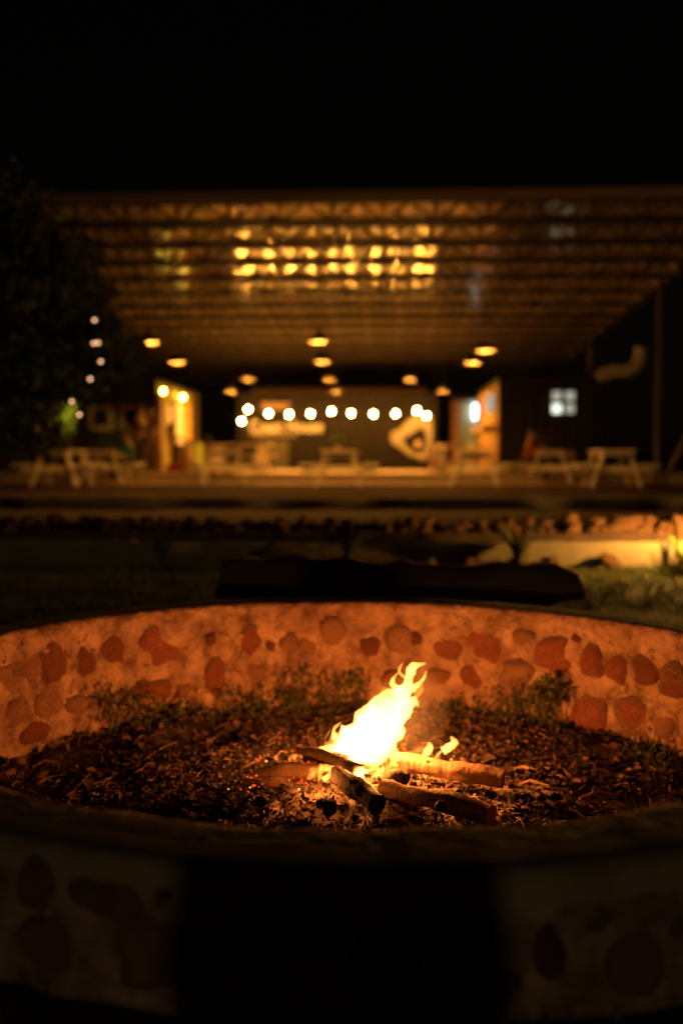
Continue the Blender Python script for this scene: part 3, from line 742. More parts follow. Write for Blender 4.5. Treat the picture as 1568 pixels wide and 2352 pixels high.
# ------------------------------------------------------------------ trees and shrubs
def tree(loc, h, crown, n_, label, leaf='treeleaf', sz=.16, seed=1, trunk_r=.12, cat='tree', name='tree', grp=None, lean=(0, 0)):
    g = random.Random(seed); root = empty(name, loc, label, cat, grp)
    b = MB(); pts = []; rr = []
    for i in range(9):
        t_ = i/8; pts.append((lean[0]*t_+.12*math.sin(3*t_+seed), lean[1]*t_+.1*math.cos(4*t_+seed)-.1, h*t_)); rr.append(trunk_r*(1-.75*t_))
    b.tube(pts, rr, 10)
    for (cx_, cy_, cz_, rx_, ry_, rz2) in crown:
        k = min(8, max(2, int(8*(cz_-h*.15)/h))); p0 = Vector(pts[min(k, 8)])
        c = Vector((cx_, cy_, cz_)); mid = p0.lerp(c, .5)+Vector((g.uniform(-.1, .1), g.uniform(-.1, .1), .15))
        b.tube([p0, mid, c], [rr[min(k, 8)]*.6+.012, .03, .01], 6)
    b.build('trunk', M['trunk'], root, True)
    b = MB(); tot = sum(c[3]*c[5] for c in crown)
    for (cx_, cy_, cz_, rx_, ry_, rz2) in crown:
        m_ = int(n_*rx_*rz2/tot)
        for _ in range(max(3, m_//26)):
            u_ = Vector((g.gauss(0, 1), g.gauss(0, 1), g.gauss(0, 1))).normalized()*g.random()**.4
            leafy(b, (cx_+u_.x*rx_, cy_+u_.y*ry_, cz_+u_.z*rz2), 26, .28*rx_+.08, .28*ry_+.08, .22*rz2+.06, sz, g)
    b.build('crown', M[leaf], root); return root
c0 = at(0, 1048, 13.0)
def rel(vx, vy, Y, base): p = at(vx, vy, Y)-Vector(base); return (p.x, p.y, p.z)
B1 = (at(-30, 1000, 13).x, 13.0, .3)
cr = [(*rel(x, y, 13+dy, B1), rx_, .9, rz2) for x, y, dy, rx_, rz2 in (
    (-60, 500, 0, .9, .7), (60, 560, .4, .75, .55), (30, 680, -.3, .9, .6), (-80, 780, 0, .9, .8), (110, 640, .3, .6, .5), (150, 690, .1, .5, .45), (60, 800, 0, .75, .5),
    (150, 780, .2, .5, .35), (200, 735, 0, .35, .28), (250, 790, 0, .35, .22), (300, 800, .1, .28, .16), (110, 870, 0, .55, .35), (20, 930, 0, .6, .5), (230, 850, .2, .32, .22), (60, 1000, .3, .4, .3), (-60, 950, 0, .5, .6), (180, 905, .2, .22, .2), (295, 845, .2, .25, .14), (170, 610, .2, .3, .3), (205, 680, .1, .28, .22), (120, 560, .2, .4, .3), (20, 470, .2, .45, .25), (190, 790, .1, .35, .2))]
tree(B1, 4.2, cr, 20000, 'dark leafy tree hiding the left end of the pavilion roof', seed=3, sz=.12, trunk_r=.16)
for i, (vx, y0_, y1_, wd, lab) in enumerate(((131, 905, 1035, .20, 'slim yellow green lit shrub nearest the left picnic table'), (162, 900, 985, .20, 'slim bright lit shrub just right of another one by the left tables'))):
    Y = 24.6; X = at(vx, 1000, Y).x; zt = at(vx, y0_, Y).z-DZ; zb = max(.3, at(vx, y1_, Y).z-DZ)
    root = empty('slim_shrub', (X, Y, DZ), lab, 'shrub', 'lit slim shrubs on the left of the terrace')
    b = MB(); b.tube([(0, 0, 0), (.03, 0, zt*.5), (0, 0, zt*.9)], [.03, .02, .01], 7); b.build('stem', M['trunk'], root)
    g = random.Random(50+i); b = MB()
    for k in range(7): t_ = k/6; leafy(b, (g.uniform(-.05, .05), 0, zb+(zt-zb)*t_), 60, wd*g.uniform(.5, 1.1), wd, .14, .1, g)
    b.build('leaves', M['limeleaf'], root)
    lamp = empty('shrub_lamp', (X+.12, Y-.55, zt+DZ+.05-.35*i), 'small yellow lamp on a stake lighting the slim shrub ' + ('on the left' if i == 0 else 'on the right'), 'lamp', 'stake lamps at the slim shrubs')
    b = MB(); b.tube([(0, 0, -lamp.location.z+DZ), (0, 0, .02)], .012, 6); b.build('stake', M['steel'], lamp)
    b = MB(); b.lathe((0, 0, 0), [(.07, .0), (.07, .02), (.05, .03)], 10); b.build('hood', M['steel'], lamp)
    ld = bpy.data.lights.new('shrub_light', 'SPOT'); ld.energy = 60 if i else 26; ld.color = (1, .8, .15); ld.spot_size = R(70); ld.shadow_soft_size = .03
    lo = link('lamp_light', ld, lamp, (0, .0, -.02)); lo.rotation_euler = (R(60), 0, R(8))
# small bulbs among the left leaves
fl_ = empty('tree_bulb_string', (0, 12.0, 0), 'string of small pinkish bulbs half hidden in the left tree', 'string lights')
tb_ = MB(); tb_.add([v*.018 for v in ICO1[0]], ICO1[1]); b1 = tb_.mesh('bulb', E['treebulb'], True); b2 = tb_.mesh('bulb', E['treebulbdim'], True)
pp = []
for vx, vy, k in ((218, 735, 1), (226, 787, 0), (216, 788, 0), (232, 830, 1), (208, 870, 0), (166, 922, 1), (183, 952, 1)):
    p = at(vx, vy, 12.0)-fl_.location; pp.append(p); link('bulb', b2 if k else b1, fl_, p)
b = MB(); b.tube([p+Vector((0, 0, .035)) for p in pp], .005, 5); b.build('wire', M['cable'], fl_)
# spiky plants in the bed
def spiky(loc, label, n_=22, h=.5, m_='weed', seed=1):
    g = random.Random(seed); b = MB()
    for k in range(n_):
        a = g.uniform(0, 2*PI); ln_ = g.uniform(.15, .5)*h*1.2; hh = h*g.uniform(.6, 1.1); w_ = .035
        dx, dy = math.cos(a), math.sin(a); pxx, pyy = -dy*w_/2, dx*w_/2; vs = []
        for t_ in (0, .35, .7, 1):
            x = dx*ln_*t_**1.5; y = dy*ln_*t_**1.5; z = hh*(t_-.25*t_*t_*t_); f_ = (1-t_)**.6+.02
            vs += [(x-pxx*f_, y-pyy*f_, z), (x+pxx*f_, y+pyy*f_, z), ]
        b.add(vs, [(0, 1, 3, 2), (2, 3, 5, 4), (4, 5, 7, 6)])
    return tag(b.build('spiky_plant', M[m_], loc=loc), label, 'plant', 'spiky plants in the planting bed')
p = at(1188, 1290, KY-.15); spiky((p.x, KY-.15, 0), 'spiky green plant in front of the kerb right of centre', 30, .62, seed=2)
p = at(800, 1285, KY-.15); spiky((p.x, KY-.15, 0), 'dark spiky plant in front of the kerb behind the middle of the pit', 26, .5, seed=4)
p = at(1562, 1290, KY-.2); spiky((p.x, KY-.22, 0), 'yellow lit spiky plant beside the garden lamp at the right edge', 26, .42, 'limeleaf', seed=5)
p = at(370, 1290, KY-.15); spiky((p.x, KY-.1, 0), 'dark spiky plant before the kerb on the left side', 22, .4, seed=6)

# garden spotlight just outside the right edge
p = at(1612, 1205, KY-.5)
gl = empty('garden_lamp', (p.x, p.y, 0), 'small warm garden lamp on a stake shining on the rubble bank at the right edge', 'garden lamp')
b = MB(); b.tube([(0, 0, -.02), (0, 0, p.z-.03)], .012, 6); b.build('stake', M['steel'], gl)
b = MB(); b.add([v*.035+Vector((0, 0, p.z)) for v in ICO2[0]], ICO2[1]); b.build('bulb', E['garden'], gl, True)
b = MB(); b.lathe((0, 0, p.z), [(.035, -.045), (.05, -.03), (.05, -.02)], 10); b.build('holder', M['steel'], gl)

# post lamp on the lawn far behind the photographer
bl = empty('post_lamp', (.35, -14, 0), 'garden post lamp on the lawn far behind the photographer', 'post lamp')
b = MB(); b.lathe((0, 0, 0), [(.07, 0), (.05, .1), (.04, 1.12)], 14); b.build('post', M['steel'], bl)
b = MB(); b.lathe((0, 0, 1.12), [(.12, 0), (.2, .3)], 14); b.build('diffuser', E['back'], bl)
b = MB(); b.lathe((0, 0, 1.42), [(.23, 0), (.23, .03), (.03, .09)], 14); b.build('cap', M['steel'], bl)

# ------------------------------------------------------------------ log bench behind the pit
a = at(512, 1372, 6.7); c = at(1322, 1345, 6.7)
b = MB(); z0 = .17; n0 = 26; pts = []; rr = []
for i in range(n0+1):
    t_ = i/n0; x = a.x+(c.x-a.x)*t_; taper = 1 if t_ < .91 else 1-.5*(t_-.91)/.09
    pts.append((x, 6.7-.18*t_, .185+.012*math.sin(7*t_)-.0+(1-taper)*.02)); rr.append(.155*taper*(1+.05*math.sin(11*t_)))
b.tube(pts, rr, 18, jit=.06)
tag(b.build('fallen_log', M['benchlog'], smooth=True), 'long dark felled log lying on the lawn right behind the pit', 'log')
for vx in (640, 1160):
    x = at(vx, 1372, 6.7).x; b = MB(); b.box((0, 0, .03), (.14, .4, .06)); tag(b.build('log_support', M['benchlog'], loc=(x, 6.62, -.01)), 'short timber bearer under the long log, ' + ('left' if vx < 800 else 'right') + ' one of two', 'timber')

# ------------------------------------------------------------------ the fire pit wall
pit = empty('fire_pit', (PC.x, PC.y, 0), 'large round fire pit wall of mortar set with red stones', 'fire pit')
prof = []
for i in range(17): prof.append((0, -.5+(RIM-.03+.5)*i/16, 'i'))
for i in range(1, 5): a_ = PI/2*i/4; prof.append((.03*(1-math.cos(a_)), RIM-.03+.03*math.sin(a_), 'c'))
for i in range(1, 5): prof.append((.03+(WALLT-.06)*i/4, RIM, 'c'))
for i in range(1, 5): a_ = PI/2*i/4; prof.append((WALLT-.03+.03*math.sin(a_), RIM-.03+.03*math.cos(a_), 'c'))
for i in range(1, 9): prof.append((WALLT, RIM-.03-(RIM-.03+.12)*i/8, 'o'))
NA = 360; b = MB(); vs = []; fs = []; mi = []
for k in range(NA):
    a_ = 2*PI*k/NA; ca, sa = math.cos(a_), math.sin(a_)
    for dr, z, t_ in prof:
        q = Vector((ca*2, sa*2, z*2)); f1 = noise.noise(q*1.6); f2 = noise.noise(q*5.5+Vector((5, 5, 5))); f3 = noise.noise(q*15); f2 = (f2*1.5 + .6*noise.noise(q*9))*(1 if t_ != 'c' and z < RIM-.08 else .3)
        if t_ == 'i': d_ = .022*f1+.018*f2+.010*f3; batter = -.05*(RIM-z)/.6; r_ = rin(a_)+dr+batter-d_; zz = z
        elif t_ == 'o': d_ = .018*f1+.012*f2+.005*f3; r_ = rin(a_)+dr+d_; zz = z
        else:
            fr = dr/WALLT; d_ = (.022*f1+.018*f2)*(1-fr)-(.018*f1+.012*f2)*fr; r_ = rin(a_)+dr-d_; zz = z+.008*f1+.005*f2+.0025*f3
        vs.append((r_*ca, r_*sa, zz))
K = len(prof)
for k in range(NA):
    k2 = (k+1) % NA
    for i in range(K-1): fs.append((k*K+i, k*K+i+1, k2*K+i+1, k2*K+i)); mi.append(1 if prof[i][2] == 'c' and 4 < i-17+0 < 99 and prof[i][0] > .02 else 0)
b.add(vs, fs); b.mi = mi
wallo = b.build('mortar_wall', [M['mortar'], M['cap']], pit, True)
SM = {c_: [lump('stone', M[c_], 3*i+ord(c_[0]), ICO3, .36, .2, 1.25) for i in range(6)] for c_ in ('redstone', 'darkstone', 'tanstone')}
def inner_stone(vx, vy, wv, hv, c_):
    p = wall_hit(vx, vy); d = (p-Vector((0, 0, CZ))).length
    a_ = math.atan2(p.y-PC.y, p.x-PC.x)
    # foreshortening of the width on the curved wall
    vd = (p-Vector((0, 0, CZ))).normalized(); nr = Vector((math.cos(a_), math.sin(a_), 0)); cosn = max(.45, abs(vd.dot(nr)))
    w_ = 1.12*wv*d/F/2/cosn; h_ = 1.12*hv*d/F/2
    q = Vector((p.x, p.y, 0))-Vector((PC.x, PC.y, 0)); z = p.z
    r_ = rin(a_)-.05*(RIM-z)/.6
    q2 = Vector((math.cos(a_)*r_, math.sin(a_)*r_, z))
    f1 = Vector((math.cos(a_)*2, math.sin(a_)*2, z*2)); dd = .022*noise.noise(f1*1.6)+.018*(1.5*noise.noise(f1*5.5+Vector((5, 5, 5)))+.6*noise.noise(f1*9))
    q2 -= nr*dd
    o = link('stone', rnd.choice(SM[c_]), pit, q2+nr*.021); o.rotation_euler = (0, rnd.uniform(-.3, .3), a_-PI/2)
    o.scale = (w_*.98, .045, h_*.98)
    gp = link('joint_shade', o.data, pit, q2+nr*.026+Vector((rnd.uniform(-.10, .10)*w_, 0, rnd.uniform(-.08, .12)*h_)))   # dark lump behind the stone, painting in the shade of its gap
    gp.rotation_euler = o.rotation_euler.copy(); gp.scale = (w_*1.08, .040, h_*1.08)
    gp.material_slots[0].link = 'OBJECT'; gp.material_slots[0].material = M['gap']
    return o
A1 = [(545, 295, 150, 135, 'darkstone'), (750, 275, 200, 190, 'redstone'), (395, 350, 75, 140, 'darkstone'), (250, 355, 110, 185, 'darkstone'), (155, 370, 105, 135, 'tanstone'), (40, 420, 130, 190, 'tanstone'),
      (210, 545, 130, 170, 'tanstone'), (345, 550, 115, 95, 'tanstone'), (980, 405, 95, 150, 'redstone'), (1145, 248, 110, 125, 'redstone'), (1320, 260, 85, 95, 'tanstone'), (700, 470, 170, 75, 'redstone'),
      (1175, 390, 80, 80, 'tanstone'), (60, 590, 110, 120, 'tanstone'), (1525, 215, 115, 130, 'tanstone'), (150, 660, 120, 90, 'redstone'), (1240, 265, 50, 60, 'darkstone'), (960, 235, 45, 60, 'darkstone'), (1410, 262, 80, 95, 'tanstone'), (830, 470, 70, 60, 'tanstone')]
A2 = [(130, 278, 90, 85, 'darkstone'), (285, 255, 150, 135, 'tanstone'), (470, 262, 195, 135, 'redstone'), (655, 265, 155, 150, 'redstone'), (845, 232, 90, 75, 'tanstone'), (985, 325, 190, 165, 'redstone'),
      (1155, 335, 90, 150, 'redstone'), (1265, 375, 95, 140, 'redstone'), (1395, 395, 100, 115, 'darkstone'), (1525, 435, 120, 135, 'darkstone'), (605, 415, 110, 120, 'redstone'), (825, 400, 140, 120, 'tanstone'),
      (1145, 575, 170, 160, 'redstone'), (1360, 585, 140, 160, 'redstone'), (450, 415, 95, 90, 'tanstone'), (725, 485, 60, 80, 'tanstone'), (240, 420, 110, 90, 'redstone'), (1085, 235, 45, 38, 'darkstone'), (1500, 640, 90, 130, 'tanstone'), (350, 235, 50, 60, 'darkstone'), (930, 470, 70, 60, 'darkstone')]
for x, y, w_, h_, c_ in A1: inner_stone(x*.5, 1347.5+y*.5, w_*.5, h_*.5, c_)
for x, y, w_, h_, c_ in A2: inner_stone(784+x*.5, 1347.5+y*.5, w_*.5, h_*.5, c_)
b = MB(); g = random.Random(21)      # pits and grit in the mortar
for _ in range(420):
    a_ = g.uniform(R(-10), R(190)); z = g.uniform(-.28, .2); q = Vector((math.cos(a_)*2, math.sin(a_)*2, z*2))
    dd = .022*noise.noise(q*1.6)+.018*(1.5*noise.noise(q*5.5+Vector((5, 5, 5)))+.6*noise.noise(q*9))*(1 if z < RIM-.08 else .3)+.010*noise.noise(q*15)
    r_ = rin(a_)-.05*(RIM-z)/.6-dd; s_ = g.uniform(.004, .013); st_ = g.uniform(.6, 2.2); tn = Vector((-math.sin(a_), math.cos(a_), 0)); nr = Vector((math.cos(a_), math.sin(a_), 0))
    b.add([nr*r_+Vector((0, 0, z))+tn*v.x*s_*st_+nr*v.y*.006+Vector((0, 0, v.z*s_)) for v in ICO1[0]], ICO1[1])
o = b.build('grit', M['gap'], pit); o['kind'] = 'stuff'
def outer_stone(a_, z, w_, h_, c_):
    r_ = rin(a_)+WALLT; nr = Vector((math.cos(a_), math.sin(a_), 0))
    o = link('stone', rnd.choice(SM[c_]), pit, nr*(r_-.02)+Vector((0, 0, z))); o.rotation_euler = (0, rnd.uniform(-.3, .3), a_+PI/2); o.scale = (w_, .05, h_)
# stones of the outer face
def near_hit(vx, vy):
    d = ray(vx, vy); o_ = Vector((0, 0, CZ))-PC; A = d.x*d.x+d.y*d.y; B = 2*(o_.x*d.x+o_.y*d.y); C_ = o_.x*o_.x+o_.y*o_.y-ROUT*ROUT
    t_ = (-B-math.sqrt(max(0, B*B-4*A*C_)))/(2*A); return Vector((0, 0, CZ))+d*t_
for x, y, w_, h_, c_ in ((215, 2080, 200, 95, 'tanstone'), (50, 2060, 95, 130, 'tanstone'), (70, 2190, 160, 130, 'tanstone'), (350, 2210, 210, 180, 'tanstone'), (365, 2070, 40, 30, 'tanstone'), (1265, 2185, 75, 150, 'darkstone'),
                         (1450, 2215, 150, 175, 'tanstone'), (1560, 2120, 70, 60, 'tanstone'), (560, 2180, 130, 140, 'redstone'), (720, 2120, 120, 100, 'darkstone'), (880, 2210, 150, 160, 'darkstone'), (1060, 2150, 140, 130, 'redstone'), (1150, 2270, 90, 80, 'tanstone'), (1370, 2110, 90, 50, 'tanstone')):
    p = near_hit(x, y); d = (p-Vector((0, 0, CZ))).length; outer_stone(math.atan2(p.y-PC.y, p.x-PC.x), p.z, w_*d/F/2, h_*d/F/2*1.05, c_)

# ------------------------------------------------------------------ leaf litter, ash, weeds inside the pit
g = random.Random(11)
b = MB()
def leaf(b, x, y, z, s_, mi):
    e = Euler((g.gauss(0, .45), g.gauss(0, .45), g.uniform(0, 6.3))).to_matrix(); c_ = g.uniform(.0, .35); w_ = g.uniform(.18, .4)
    vs = [(-.5, 0, 0), (-.15, -w_, c_), (.25, -w_*.8, c_*.9), (.5, 0, .1), (.25, w_*.8, c_*.9), (-.15, w_, c_), (.05, 0, -.05)]
    p = Vector((x, y, z)); b.add([p+e @ Vector(v)*s_ for v in vs], [(0, 1, 6), (1, 2, 6), (2, 3, 6), (3, 4, 6), (4, 5, 6), (5, 0, 6)], mi)
cnt = 0
while cnt < 22000:
    a_ = g.uniform(0, 2*PI); r_ = RIN*math.sqrt(g.random())*.985; x, y = PC.x+r_*math.cos(a_), PC.y+r_*math.sin(a_)
    df = math.hypot(x-FX, (y-FY)*1.3)
    if df < .28 or (df < .6 and g.random() < .75): continue
    if fbm(x, y, 3.2, 2, 6) < -.15 and g.random() < .8: continue
    leaf(b, x, y, pit_floor_z(x, y)+g.uniform(.003, .03), (g.uniform(.008, .03) if g.random() < .94 else g.uniform(.035, .075)), 0 if g.random() < .3 else 1); cnt += 1
tag(b.build('leaf_litter', [M['leafa'], M['leafb']]), 'dry brown leaf litter covering the floor of the pit', 'leaf litter', kind='stuff')
# ash and wood crumbs around the fire
b = MB()
for _ in range(5200):
    a_ = g.uniform(0, 2*PI); r_ = abs(g.gauss(0, .36))+.03; x, y = FX+r_*1.15*math.cos(a_), FY-.10+r_*.85*math.sin(a_); s_ = g.uniform(.003, .011) if g.random() < .93 else g.uniform(.012, .022)
    z = pit_floor_z(x, y)+.010; e = Euler((g.uniform(0, 6), g.uniform(0, 6), g.uniform(0, 6))).to_matrix()
    vv = [e @ Vector(v)*s_ for v in ((1.2, 0, 0), (-1, .4, 0), (0, 1, .1), (0, -.9, .2), (.1, 0, .8), (0, .1, -.7))]
    b.add([Vector((x, y, z))+v for v in vv], [(0, 2, 4), (2, 1, 4), (1, 3, 4), (3, 0, 4), (2, 0, 5), (1, 2, 5), (3, 1, 5), (0, 3, 5)], 0 if g.random() < .45 else 1)
tag(b.build('ash_crumbs', [M['ash'], M['char']]), 'pale ash and charcoal crumbs heaped around the burning logs', 'ash', kind='stuff')
def weed(x0, x1, y0, y1, n_, label, seed):
    g2 = random.Random(seed); b = MB(); sm = MB(); c0_ = None
    for _ in range(n_):
        vx, vy = g2.uniform(x0, x1), g2.uniform(y0, y1)**1
        p = wall_hit(vx, vy); off = g2.uniform(.03, .22); q = p+(Vector((PC.x, PC.y, p.z))-p).normalized()*off
        q.z = max(q.z-off*.25, pit_floor_z(q.x, q.y)+.02)
        if c0_ is None: c0_ = Vector((q.x, q.y, pit_floor_z(q.x, q.y)))
        leafy(b, q-c0_, 5, .06, .05, .045, .027, g2)
        if g2.random() < .25:
            f_ = Vector((q.x+g2.uniform(-.05, .05), q.y-.02, pit_floor_z(q.x, q.y)-.01)); sm.tube([f_-c0_, f_.lerp(q, .6)-c0_+Vector((.01, 0, .01)), q-c0_], .002, 4)
    root = empty('weed_clump', c0_, label, 'weed', 'weeds growing along the far wall inside the pit')
    b.build('leaves', M['weed'], root); tag(sm.build('stems', M['weed'], root), kind='stuff')
weed(205, 330, 1565, 1640, 70, 'dim green weed clump at the far left foot of the pit wall', 1)
weed(330, 470, 1590, 1650, 60, 'sparse low weed right of the far left clump inside the pit', 2)
weed(500, 700, 1555, 1640, 120, 'broad green weed clump left of the flame under the pit wall', 3)
weed(640, 850, 1515, 1610, 120, 'tall weed clump climbing the pit wall behind the flame', 4)
weed(1165, 1310, 1545, 1650, 110, 'green weed clump under the red stones right of the flame', 5)
weed(1260, 1320, 1530, 1590, 50, 'small weed growing up between the right red stones', 6)
weed(1030, 1160, 1590, 1640, 60, 'thin weed between the flame and the right clump', 7)
weed(1500, 1600, 1690, 1790, 110, 'weed with broad leaves at the right edge inside the pit', 8)
def tuft(vx, vy, n_, h, label, seed, m_='blade', spread=.04, ff=.004):
    g2 = random.Random(seed); p = onz(vx, vy, FLOORZ+.03); z = pit_floor_z(p.x, p.y); b = MB()
    for _ in range(n_):
        a_ = g2.uniform(0, 6.3); L_ = g2.uniform(.3, .8)*h; x0_, y0_ = g2.uniform(-spread, spread), g2.uniform(-spread, spread); w_ = ff*g2.uniform(.7, 1.3)
        dx, dy = math.cos(a_), math.sin(a_); hh = h*g2.uniform(.5, 1.1); vs = []
        for t_ in (0, .3, .6, .85, 1):
            x = x0_+dx*L_*t_**1.8; y = y0_+dy*L_*t_**1.8; zz = hh*(t_-.3*t_**3); f_ = w_*(1-t_*.9)
            vs += [(x-f_, y, zz), (x+f_, y, zz)]
        b.add(vs, [(0, 1, 3, 2), (2, 3, 5, 4), (4, 5, 7, 6), (6, 7, 9, 8)])
    tag(b.build('grass_tuft', M[m_], loc=(p.x, p.y, z-.005)), label, 'grass tuft', 'grass tufts inside the pit')
tuft(1455, 1868, 26, .20, 'tall grass tuft by the near right rim inside the pit', 1)
tuft(1505, 1800, 20, .24, 'grass tuft with long stalks at the right edge inside the pit', 2)
tuft(845, 1896, 12, .10, 'short grass sprig in front of the middle log', 3, spread=.03)
tuft(905, 1896, 8, .13, 'lone grass blades right of the middle log end', 4, spread=.04, ff=.0025)
tuft(1000, 1892, 7, .14, 'thin seed stalks in front of the long dark front log', 5, spread=.05, ff=.0025)
tuft(620, 1885, 6, .10, 'thin stalks in the ash on the left of the fire', 6, spread=.08, ff=.0025)
tuft(600, 1800, 8, .08, 'small straw tuft beside the left split log', 7, spread=.03, ff=.003)

# ------------------------------------------------------------------ firewood
for k_, r0_, r1_ in (('wood', .07, .23), ('bark', .14, .42)):      # burnt black where the wood lies in the fire
    n, l = M[k_].node_tree.nodes, M[k_].node_tree.links; m2 = M[k_] if False else M[k_].copy(); m2.name = 'burnt_' + k_; M['burnt_'+k_] = m2
    n, l = m2.node_tree.nodes, m2.node_tree.links; b_s = n['Principled BSDF']
    tc = n.new('ShaderNodeTexCoord'); nz = n.new('ShaderNodeTexNoise'); nz.inputs['Scale'].default_value = 28; nz.inputs['Detail'].default_value = 5
    di = n.new('ShaderNodeVectorMath'); di.operation = 'DISTANCE'; di.inputs[1].default_value = (FX, FY, FLOORZ+.1)
    l.new(tc.outputs['Object'], nz.inputs[0]); l.new(tc.outputs['Object'], di.inputs[0])
    ad = n.new('ShaderNodeMath'); ad.operation = 'MULTIPLY_ADD'; ad.inputs[1].default_value = .34; l.new(nz.outputs[0], ad.inputs[0]); l.new(di.outputs['Value'], ad.inputs[2])
    mr = n.new('ShaderNodeMapRange'); mr.inputs[1].default_value = r0_+.15; mr.inputs[2].default_value = r1_+.15; l.new(ad.outputs[0], mr.inputs[0])
    src = b_s.inputs['Base Color'].links[0].from_socket; mx_ = n.new('ShaderNodeMix'); mx_.data_type = 'RGBA'
    l.new(mr.outputs[0], mx_.inputs[0]); mx_.inputs[6].default_value = (.02, .014, .011, 1); l.new(src, mx_.inputs[7]); l.new(mx_.outputs[2], b_s.inputs['Base Color'])
def fl_pt(vx, vy, dz=.0, z=None):   # a point on the fire bed
    z = FLOORZ+.03 if z is None else z
    p = onz(vx, vy, z); p.z = z+dz; return p
def log(a, b_, r0, r1, mats, label, seed, n=22, name='firewood_log', bend=.008):
    a, b_ = Vector(a), Vector(b_); m_ = MB(); N_ = 26; g2 = random.Random(seed); pts = []; rr = []
    for i in range(N_+1):
        t_ = i/N_; q = a.lerp(b_, t_); q += Vector((0, 0, 1))*bend*math.sin(PI*t_)+Vector((0, 1, 0))*bend*math.sin(2*PI*t_+seed)
        pts.append(q); rr.append((r0+(r1-r0)*t_)*(1+.06*math.sin(seed+9*t_)))
    rings = MB(); rings.tube(pts, rr, n, cap=False)
    vs = []
    for i, v in enumerate(rings.v):
        c_ = pts[i//n]; v = Vector(v); u_ = v-c_; k = 1+.17*noise.noise(Vector((v.x*14, v.y*14, v.z*30+seed)))+.2*noise.noise(Vector((u_.x*60, u_.y*60+i//n*.25, u_.z*60+seed)))+.06*noise.noise(Vector((v.x*90, v.y*90, v.z*90+seed)))
        vs.append(c_+(v-c_)*k)
    m_.add(vs, rings.f)
    m_.add([vs[k] for k in range(n)], [tuple(reversed(range(n)))], 1); m_.add([vs[N_*n+k] for k in range(n)], [tuple(range(n))], 1)
    # knots
    for _ in range(2):
        i = g2.randint(5, 22); c_ = pts[i]; an = g2.uniform(0, 6.3)
        u_ = Vector((math.cos(an)*.3, math.sin(an)*.7, .5)).normalized()*rr[i]
        m_.add([v*rr[i]*.22+c_+u_ for v in ICO1[0]], ICO1[1], 0)
    o = m_.build(name, mats, smooth=False)
    o.data.polygons.foreach_set('use_smooth', [True]*len(o.data.polygons))
    return tag(o, label, 'log', 'logs laid in the fire')
def P_(vx, vy, z): return onz(vx, vy, z)
log(P_(905, 1752, -0.240), P_(1156, 1790, -0.240), .040, .036, [M['burnt_wood'], M['cut']], 'thick lit log with a clean sawn end pointing right', 1)
log(P_(880, 1812, -0.237), P_(1128, 1873, -0.237), .031, .040, [M['burnt_bark'], M['cut']], 'long dark front log lying toward the near right rim', 2)
log(P_(770, 1778, -0.200), P_(866, 1848, -0.230), .034, .042, [M['char'], M['char']], 'charred middle log with its blunt end facing the viewer', 3)
log(P_(592, 1780, -0.250), P_(735, 1772, -0.230), .032, .034, [M['burnt_wood'], M['cut']], 'pale split log on the left with a splintered end', 4)
log(P_(683, 1720, -0.160), P_(830, 1768, -0.200), .017, .024, [M['burnt_bark'], M['char']], 'thin log resting on top with its tip raised to the left', 5)
log(P_(700, 1738, -0.235), P_(800, 1750, -0.225), .03, .03, [M['char'], M['char']], 'charred log deep under the flame', 6)
log(P_(890, 1778, -0.225), P_(934, 1790, -0.215), .024, .028, [M['char'], M['char']], 'short cracked charred piece in the middle right of the flame', 7)
log(P_(560, 1800, -0.270), P_(668, 1800, -0.260), .018, .022, [M['burnt_wood'], M['cut']], 'thin pale stick half buried in ash on the far left of the fire', 8)
cm_ = [lump('charcoal', M['char'], 60+i, ICO2, .4, .4, 1.5) for i in range(4)]
for i, (vx, vy, s_, lab) in enumerate(((757, 1855, .030, 'black charcoal block standing in the ash in front'), (949, 1803, .014, 'small charcoal lump beside the cracked piece'), (735, 1845, .02, 'small charcoal lump left of the standing block'), (640, 1760, .02, 'charcoal lump among the left embers'),
                                     (905, 1800, .018, 'charcoal lump right of the middle log'), (1012, 1852, .02, 'charcoal lump on the long front log'))):
    z = -.235 if vx != 1012 else -.17
    p = P_(vx, vy, z); o = link('charcoal', cm_[i % 4], None, p); o.scale = (s_*.9, s_*.8, s_*1.15); o.rotation_euler = (i, i*.7, i*2); tag(o, lab, 'charcoal', 'charcoal lumps around the fire')
